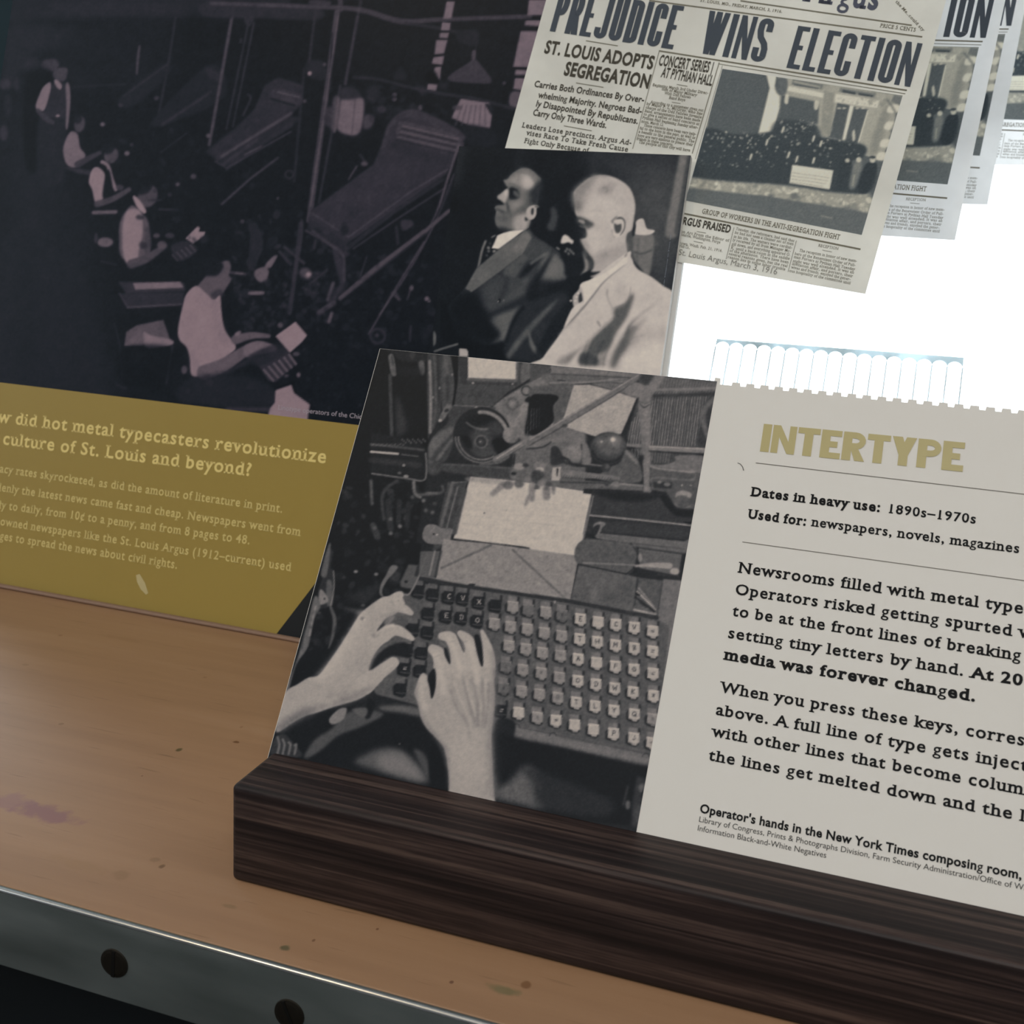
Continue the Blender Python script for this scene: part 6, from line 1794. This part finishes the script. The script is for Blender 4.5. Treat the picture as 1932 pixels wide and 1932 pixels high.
BOLD = [('ST. LOUIS ADOPTS', (1025.9, 99.6), (1231.2, 130.7), 24, .036), ('SEGREGATION', (1062.9, 141), (1224.7, 166.9), 25, .04), ('CONCERT SERIES |', (1241.5, 122.9), (1343.7, 137.7), 20, .03),
        ('AT PYTHIAN HALL', (1246.7, 145), (1342.4, 161.8), 19, .03), ('Carries Both Ordinances By Over-', (1007.3, 163.6), (1214.8, 194.1), 12, .028), ('whelming Majority. Negroes Bad-', (1015, 184.3), (1210.4, 215.3), 12, .028),
        ('ly Disappointed By Republicans.', (1010.4, 200.6), (1203.5, 234.2), 12, .028), ('Carry Only Three Wards.', (1004.7, 217.4), (1143.9, 242), 12, .028)]
for s_, a, b, cap, off in BOLD:
    p.text(s_, a, b, cap, off=off)
for s_, a, b in (('Leaders Lose precincts. Argus Ad-', (984.5, 240.2), (1191.6, 274.3)), ('vises Race To Take Fresh Cause', (993, 254.9), (1185, 287)), ('Fight Only Because of', (988.7, 269.7), (1110, 289))):
    p.text(s_, a, b, 9.5, off=.02, slab=True)
p.build('subheading_text', M_dark, page)
p = Print(NP)
p.text('GUS PRAISED', (1295, 424.5), (1377.6, 439.5), 14, pre='AR', off=.04)
p.build('column_heading_text', M_dark, page)
p = Print(NP)
SMALL = [('Beginning March 3rd Under Direc-', (1231, 162.4), (1336.3, 178.3)), ('tion of Major Military', (1248.1, 170.3), (1314.5, 182.2)), ('With Odd Fellows', (1253.6, 178), (1302.9, 186.5)), ('Band Boys', (1262, 186.5), (1292.8, 191.5)),
         ('According to a statement given out', (1227.2, 194.6), (1327, 211)), ('by Major P. L. McGruy, who has', (1219.4, 198.1), (1325.4, 217.2)), ('charge of the Odd Fellows Juvenile', (1217.9, 204.7), (1323.8, 223.8)),
         ('Band, arrangements have been made', (1215.9, 211.3), (1321.1, 230)), ('to give a series of band concerts at', (1214, 217.5), (1319.2, 236.6)), ('Pythian Hall beginning Sunday after-', (1211.6, 224.1), (1316.8, 243.6)),
         ('noon, March 12.', (1210, 231.1), (1252.4, 238.5)), ('These concerts have been very help-', (1214.4, 238.5), (1313.7, 256)), ('ful to the boys in the past, as well as', (1206.6, 244), (1311.8, 262.6)),
         ('a benefit to the general public. The', (1204.7, 250.5), (1309.9, 269.6)), ('boys are very anxious to please their', (1202.7, 257.5), (1307.5, 275.8)), ('friends in these concerts.', (1200.8, 263.7), (1270.3, 275.8)),
         ('The people of this city will have', (1205, 270.3), (1302, 286.5)), ('on Art From the Editor of', (1284, 439), (1375.4, 456.5)), ('Seattle, Washington, Forge', (1284, 444.6), (1359, 459.8)),
         ('town, Wash. Feb. 21, 1916.', (1282, 460.9), (1363, 476)), ('rush Co.,', (1282, 466), (1301.5, 470)),
         ('Tuesday, the reformers, had said that', (1388, 433.7), (1498.4, 457)), ('he had not seen a cleaner set of men', (1386, 440.8), (1497, 463)), ('in his life. The waiters were cordial-', (1384, 448.4), (1494.4, 470)),
         ('ly received by all from Manager Mc-', (1382, 454.9), (1491.9, 476.6)), ('gill down, and everything appeared O.', (1380.3, 462.5), (1491, 483.6)), ('K. until a back room in the saddle', (1378.7, 469.6), (1490, 490.6)),
         ('of the afternoon. There have been', (1376, 475), (1487.7, 497.5)), ('several reasons given, but the real', (1374.4, 481), (1485.8, 504.5)), ('reason lies in some labor trouble', (1372.7, 487), (1481.6, 510.6)),
         ('RECEPTION', (1543.6, 465.4), (1581.8, 471.9)), ('The reception in honor of new mem-', (1507.7, 474.7), (1616.7, 495.2)), ('bers of the Benevolent Order of Pull-', (1498.9, 480.8), (1613.9, 503.1)),
         ('man Porters at Pythian Hall Tuesday', (1497.5, 486.8), (1612.6, 510.6)), ('night was well attended. It was an', (1495.6, 494.3), (1611.2, 516.6)), ('invitation affair, and porters, their', (1494.2, 499.9), (1608.8, 523.6)),
         ('wives and friends, enjoyed the gener-', (1492.4, 506.4), (1604.6, 529.7)), ('ous hospitality of the committee until', (1489, 513), (1604.6, 536.7)),
         ('ST. LOUIS, MO., FRIDAY, MARCH, 3, 1916.', (1320.8, 3.3), (1476, 24.8)), ('PRICE 5 CENTS', (1660, 51.4), (1727.5, 60))]
for s_, a, b in SMALL:
    p.text(s_, a, b, 5.2 if 'PRICE' not in s_ else 7, slab=True, off=.012 if b[1] > 420 else .022)
p.text('the Me..could sty', (1689, 4), (1741, 60), 8, slab=True, off=.02)
p.text('GROUP OF WORKERS IN THE ANTI-SEGREGATION FIGHT', (1323.8, 402.6), (1584, 452.6), 9.5, off=.024, slab=True)
for a, b, w in (((1397, 1.7), (1720.3, 48), 2.4), ((1225, 1), (1740, 69.8), 2.4), ((1243.3, 96), (1711, 170.7), 2.6), ((1357, 121), (1708, 177), 1.2), ((1244, 96), (1193.6, 281), 1.2), ((1357, 118), (1306, 290), 1.6), ((1363, 124), (1312, 300), .8),
                ((1288.8, 402.6), (1623.5, 470.5), 3), ((1385, 429), (1370, 489), 1), ((1502.6, 454), (1486.8, 513), 1), ((1105.6, 77), (1165.6, 86.7), 1.6), ((1087, 156.6), (1138.7, 165), 1.4), ((1064, 237.6), (1116.5, 247), 1.4),
                ((1277, 159.5), (1297, 163), 1.2), ((1267.5, 193), (1284, 195.6), 1), ((1315, 437), (1332, 440), 1), ((1309, 455.5), (1326, 458.8), 1), ((1551.5, 472), (1569.5, 475.6), 1)):
    p.rule(a, b, w)
p.build('column_text', M_body, page)
p = Print(NP, .0003)
p.text('St. Louis Argus, March 3, 1916', (1279.2, 480.4), (1465.7, 518.5), 11)
p.build('caption_text', mat('mid_grey_caption_ink', srgb(122, 120, 112, 1.2), .6), page)
# the three pages hanging behind, each its own object
POSES = [((0.22140509, 0.3444178, 0.29127915), ((0.9869717, -0.0595490, -0.1494682), (-0.1318110, 0.2334634, -0.9633902), (0.0922643, 0.9705405, 0.2225725)),
          'second newspaper page from the front, directly behind the fullest page, ION of its headline showing'),
         ((0.24058102, 0.43910966, 0.3143737), ((0.9846932, -0.0779150, -0.1559120), (-0.1339010, 0.2344773, -0.9628556), (0.1115787, 0.9689941, 0.2204553)),
          'third newspaper page from the front, only a narrow right strip and lower corner showing'),
         ((0.2905, 0.531, 0.3455), ((0.9846932, -0.0779150, -0.1559120), (-0.1339010, 0.2344773, -0.9628556), (0.1115787, 0.9689941, 0.2204553)),
          'rearmost newspaper page, highest lower edge, cut by the right side of the picture')]
kids = list(page.children)
for T_, R_, lab in POSES:
    r = page.copy(); COL.objects.link(r)
    r.matrix_world = Matrix([list(R_[i]) + [T_[i]] for i in range(3)] + [[0, 0, 0, 1]])
    r['label'] = lab
    for ch in kids:
        c = ch.copy(); COL.objects.link(c); c.parent = r
        if ch.name in ('page_sheet', 'photo_print.001', 'photo_print') and ch.data.materials[0] in (M_sheet, M_news):
            c.material_slots[0].link = 'OBJECT'
            c.material_slots[0].material = M_sheet_thin if ch.data.materials[0] == M_sheet else M_news_thin

# ------------------------------------------------------------------ portrait board with two men
PORT = Plane(PANEL.at(0, 0, .0078), (1, 0, 0), PU)
port = empty('portrait_board', PORT.matrix(), label='black and white photo board of two men in suits seen from the side', category='board')
pc = [PORT.uv(817, 640), PORT.uv(1247, 703), PORT.uv(1303, 288.5), PORT.uv(863, 280.5)]
u0, u1, v1, v0 = -.0405 + (pc[0][0] + .0389), pc[1][0], (pc[2][1] + pc[3][1]) / 2, .14
u0 = (pc[0][0] + pc[3][0]) / 2; u1 = (pc[1][0] + pc[2][0]) / 2
v, f = prism([(u0, v0), (u1, v0), (u1, v1), (u0, v1)], -.0050, 0)
mesh_obj('board_core', v, f, M_core, port)
MEN = [(0, (8, 12, 16)), (24, (21, 26, 32)), (45, (40, 44, 50)), (80, (78, 80, 82)), (120, (120, 117, 116)), (160, (158, 151, 149)), (200, (186, 178, 173)), (230, (206, 198, 188)), (255, (220, 214, 206))]
picture('photo_print', PORT, [(u0, v0), (u1, v0), (u1, v1), (u0, v1)], .00058, art_men(), MEN, G, M_gloss, port, label='monochrome photograph of two suited men')
p = Print(PORT, .0003)
p.text('Life Magazine © Time Inc', (1252.7, 540.6), (1266.7, 441.6), 7)
# vertical credit: capital height is measured across the line
p.build('credit_text', mat('pale_credit_ink', srgb(132, 142, 156, G), .5), port)

# ------------------------------------------------------------------ sign base and card
H, DS = .038, .02763
base = mesh_obj('sign_holder', *box_vf(0, .43, 0, .052, 0, H), M_stain, None, label='long dark-stained wooden block holding the keyboard photo and text card', category='holder')
# slot for the card, cut as a real groove along the top
CU = V(0, .51997, .85418); CU /= np.linalg.norm(CU)
CARD = Plane((0, DS, H), (1, 0, 0), CU)
CT = .0016
g = .011
pa, pb = V(DS - .0002, H), V(DS + CT / CU[2] + .0004, H)
dn = -V(CU[1], CU[2]) * g
prof = [(0, 0), (.052, 0), (.052, H), tuple(pb), tuple(pb + dn), tuple(pa + dn), tuple(pa), (0, H)]
n = len(prof)
v = [(x, a, b) for x in (0.0008, .43) for a, b in prof]
bm = bmesh.new()
bv = [bm.verts.new(q) for q in v]
for i in range(n):
    bm.faces.new((bv[i], bv[(i + 1) % n], bv[n + (i + 1) % n], bv[n + i]))
for k, rev in ((0, True), (n, False)):
    L1 = [bv[k + i] for i in (0, 5, 6, 7)]; L2 = [bv[k + i] for i in (0, 1, 4, 5)]; L3 = [bv[k + i] for i in (1, 2, 3, 4)]
    for L in (L1, L2, L3):
        bm.faces.new(L[::-1] if rev else L)
bmesh.ops.recalc_face_normals(bm, faces=bm.faces)
es = [e for e in bm.edges if all(abs(q.co.y) < 1e-6 for q in e.verts) or all(abs(q.co.x - .0008) < 1e-6 for q in e.verts) and e.calc_face_angle(0) > .5 and min(q.co.z for q in e.verts) >= 0 and not any(q.co.z < H - 1e-6 and q.co.z > 1e-6 for q in e.verts)]
es = [e for e in es if e.calc_face_angle(0) > .5]
bmesh.ops.bevel(bm, geom=es, offset=.0022, segments=4, profile=.5, affect='EDGES')
bm.to_mesh(base.data); bm.free()
for q in base.data.polygons:
    q.use_smooth = True
base.data.set_sharp_from_angle(angle=math.radians(35))

card = empty('sign_card', CARD.matrix(), label='leaning printed card, keyboard photo left and INTERTYPE text right, in the dark base', category='sign')
US, UE, VT = .1406, .425, .1690
CX0 = 0.0
out = [(CX0, -.0095), (UE, -.0095), (UE, VT)]
tabs = [1390.6, 1416, 1442, 1469.3, 1496.9, 1524.4, 1552, 1579.9, 1608.4, 1636.6, 1664.8, 1693.3, 1722.7, 1751.8, 1781.2, 1810.6, 1840.4, 1870, 1900.6, 1930]
us = [CARD.uv(x, 712 + (x - 1362) * .11)[0] for x in tabs]
pitch = (us[-1] - us[0]) / (len(us) - 1)
us = [us[0] + pitch * (i - 1) for i in range(0, 54)]
VB, TW = VT - .0012, .0033
v, f = [], []
def slab_(x0, x1, y0, y1, cut=0.):
    q, g_ = prism([(x0, y0), (x1, y0), (x1 - cut, y1), (x0 + cut, y1)], -CT, 0)
    f.extend(tuple(i + len(v) for i in t_) for t_ in g_); v.extend(q)
slab_(CX0, UE, -.0095, VB)
slab_(CX0, US - .0012, VB, VT)
slab_(US - .0012, US + .0012, VB, VT + .0014, .0002)
for u in us:
    if US + .002 < u - TW / 2 and u + TW / 2 < UE - .001:
        slab_(u - TW / 2, u + TW / 2, VB, VB + .0014, .0002)
mesh_obj('card_body', v, f, M_card, card)
KEYS = [(0, (6, 9, 13)), (20, (15, 19, 24)), (45, (36, 38, 42)), (80, (70, 70, 72)), (112, (101, 98, 99)), (140, (131, 125, 123)), (172, (164, 155, 149)), (200, (184, 173, 163)), (255, (215, 205, 195))]
picture('photo_print', CARD, [(CX0 + .0002, -.0095), (US, -.0095), (US, VT - .0001), (CX0 + .0002, VT - .0001)], .00043, art_keys(), KEYS, G, M_matte, card, label='monochrome photograph of hands at a keyboard')
p = Print(CARD)
p.block('INTERTYPE', (1433.6, 851.8), (1816, 890.5), 54, .78, .31, .055)
p.build('title_text', M_gold, card)
p = Print(CARD)
p.rule((1425.8, 873.5), (1932, 932), 1.3); p.rule((1400.7, 1022.6), (1932, 1095), 1.3)
for q in range(0, len(p.v), 4):      # the divider lines run to the far end of the card
    vm = (p.v[q][1] + p.v[q + 3][1]) / 2
    h_ = abs(p.v[q + 3][1] - p.v[q][1]) / 2
    p.v[q] = (p.v[q][0], vm - h_, p.lift); p.v[q + 1] = (.405, vm - h_, p.lift); p.v[q + 2] = (.405, vm + h_, p.lift); p.v[q + 3] = (p.v[q + 3][0], vm + h_, p.lift)
p.build('divider_line', M_rule, card)
p = Print(CARD)
R_, B_ = .021, .036
for s_, a, b, off, cap, post in (
        ('Dates in heavy use:', (1416, 936.6), (1662.3, 965.2), B_, 16.5, ''), ('1890s–1970s', (1673.6, 967.7), (1843, 988), R_, 16.5, ''),
        ('Used for:', (1410.6, 978.3), (1522.5, 991.4), B_, 16.5, ''), ('newspapers, novels, magazines', (1530.6, 992.8), (1925, 1043.6), R_, 16.5, ''),
        ('Newsrooms filled with metal', (1391.9, 1080.7), (1848, 1145.3), R_, 20, ' type'), ('Operators risked getting spurted', (1386, 1120.6), (1911, 1200.5), R_, 20, ' with'),
        ('to be at the front lines of', (1381.3, 1161.9), (1775, 1223), R_, 20, ' breaking'), ('setting tiny letters by hand.', (1372.8, 1202.5), (1820, 1276.5), R_, 20, ''),
        ('At 20', (1832.5, 1277.8), (1932, 1294.5), B_, 20, '00'), ('media was forever changed.', (1365.8, 1244), (1843, 1324), B_, 20, ''),
        ('When you press these keys', (1359, 1307.6), (1799.5, 1381.9), R_, 20.5, ', corresponding'), ('above. A full line of type gets', (1349.7, 1349.7), (1830, 1433.8), R_, 20.5, ' injected'),
        ('with other lines that become', (1343.2, 1390.6), (1815, 1476), R_, 20.5, ' columns'), ('the lines get melted down and the', (1336.4, 1434.5), (1912, 1545), R_, 20.5, ' lead')):
    p.text(s_, a, b, cap, post=post, off=off, slab=True, level=True)
p.build('body_text', M_black, card)
p = Print(CARD)
p.text("Operator's hands in the New York Times composing room", (1319.4, 1533.5), (1921.8, 1657), 17, post=', New York', off=.030, level=True)
p.build('caption_text', M_black, card)
p = Print(CARD)
p.text('Library of Congress, Prints & Photographs Division, Farm Security Administration/Office', (1317.5, 1551), (1889.6, 1670), 11, post=' of War', off=.0, level=True)
p.text('Information Black-and-White Negatives', (1314.8, 1568), (1559.2, 1617.8), 11, off=.0, level=True)
p.build('credit_text', M_grey, card)

# comb strip standing behind the notched edge
COMB = Plane(CARD.at(0, 0, -CT - .0006), (1, 0, 0), CU)
comb = None
v, f = [], []
cu0, cu1 = .1383, .2282
ct = .189
sp = pitch
u = us[0] - pitch * 0
centres = [q for q in us if cu0 < q < cu1 + pitch]
first = centres[0] - pitch
bars = [first] + centres
bm = bmesh.new()
fb = .1655
bw = .0002
top_v = .1879
arc_r = (sp - 2 * bw) / 2
spring = .1872 - arc_r
def quad(a, b, c, d):
    bm.faces.new([bm.verts.new((*q, 0)) for q in (a, b, c, d)])
for i, bu in enumerate(bars):
    if bu > cu1:
        break
    quad((bu - bw, fb), (bu + bw, fb), (bu + bw, spring), (bu - bw, spring))
    # web above the round-topped opening to the right of this bar
    c0 = bu + sp / 2
    if c0 + sp / 2 > cu1 + .001:
        continue
    na = 12
    for k in range(na):
        a0, a1 = math.pi - math.pi * k / na, math.pi - math.pi * (k + 1) / na
        x0, x1 = c0 + sp / 2 * math.cos(a0), c0 + sp / 2 * math.cos(a1)
        y0, y1 = spring + arc_r * 1.0 * math.sin(a0), spring + arc_r * 1.0 * math.sin(a1)
        tv = top_v + .0010 * ((c0 - cu0) / (cu1 - cu0))
        quad((x0, y0), (x1, y1), (x1, tv), (x0, tv))
bmesh.ops.remove_doubles(bm, verts=bm.verts, dist=1e-6)
r = bmesh.ops.extrude_face_region(bm, geom=list(bm.faces))
bmesh.ops.translate(bm, verts=[q for q in r['geom'] if isinstance(q, bmesh.types.BMVert)], vec=(0, 0, -.0006))
bmesh.ops.recalc_face_normals(bm, faces=bm.faces)
cs = mesh_obj('comb_strip', [], [], M_comb, None, label='clear plastic comb strip with round-topped openings behind the notched card edge', category='plastic strip')
cs.matrix_world = COMB.matrix()
bm.to_mesh(cs.data); bm.free()

# lint fibre stuck to the card
fz = [CARD.uv(*q) for q in ((1392, 874), (1397, 876), (1401, 881), (1403, 888))]
v, f = [], []
for i, q in enumerate(fz):
    for a in range(5):
        v.append((q[0] + .00012 * math.cos(a * 1.2566), q[1] + .00012 * math.sin(a * 1.2566) * .6, .0003 + .00012 * math.sin(a * 1.2566)))
for i in range(len(fz) - 1):
    f += [(i * 5 + a, i * 5 + (a + 1) % 5, i * 5 + 5 + (a + 1) % 5, i * 5 + 5 + a) for a in range(5)]
lint = mesh_obj('lint_fibre', v, f, M_grey, None, label='tiny curled grey fibre stuck beside the title on the white card', category='lint')
lint.matrix_world = CARD.matrix()

bpy.data.objects.remove(_fo, do_unlink=True)
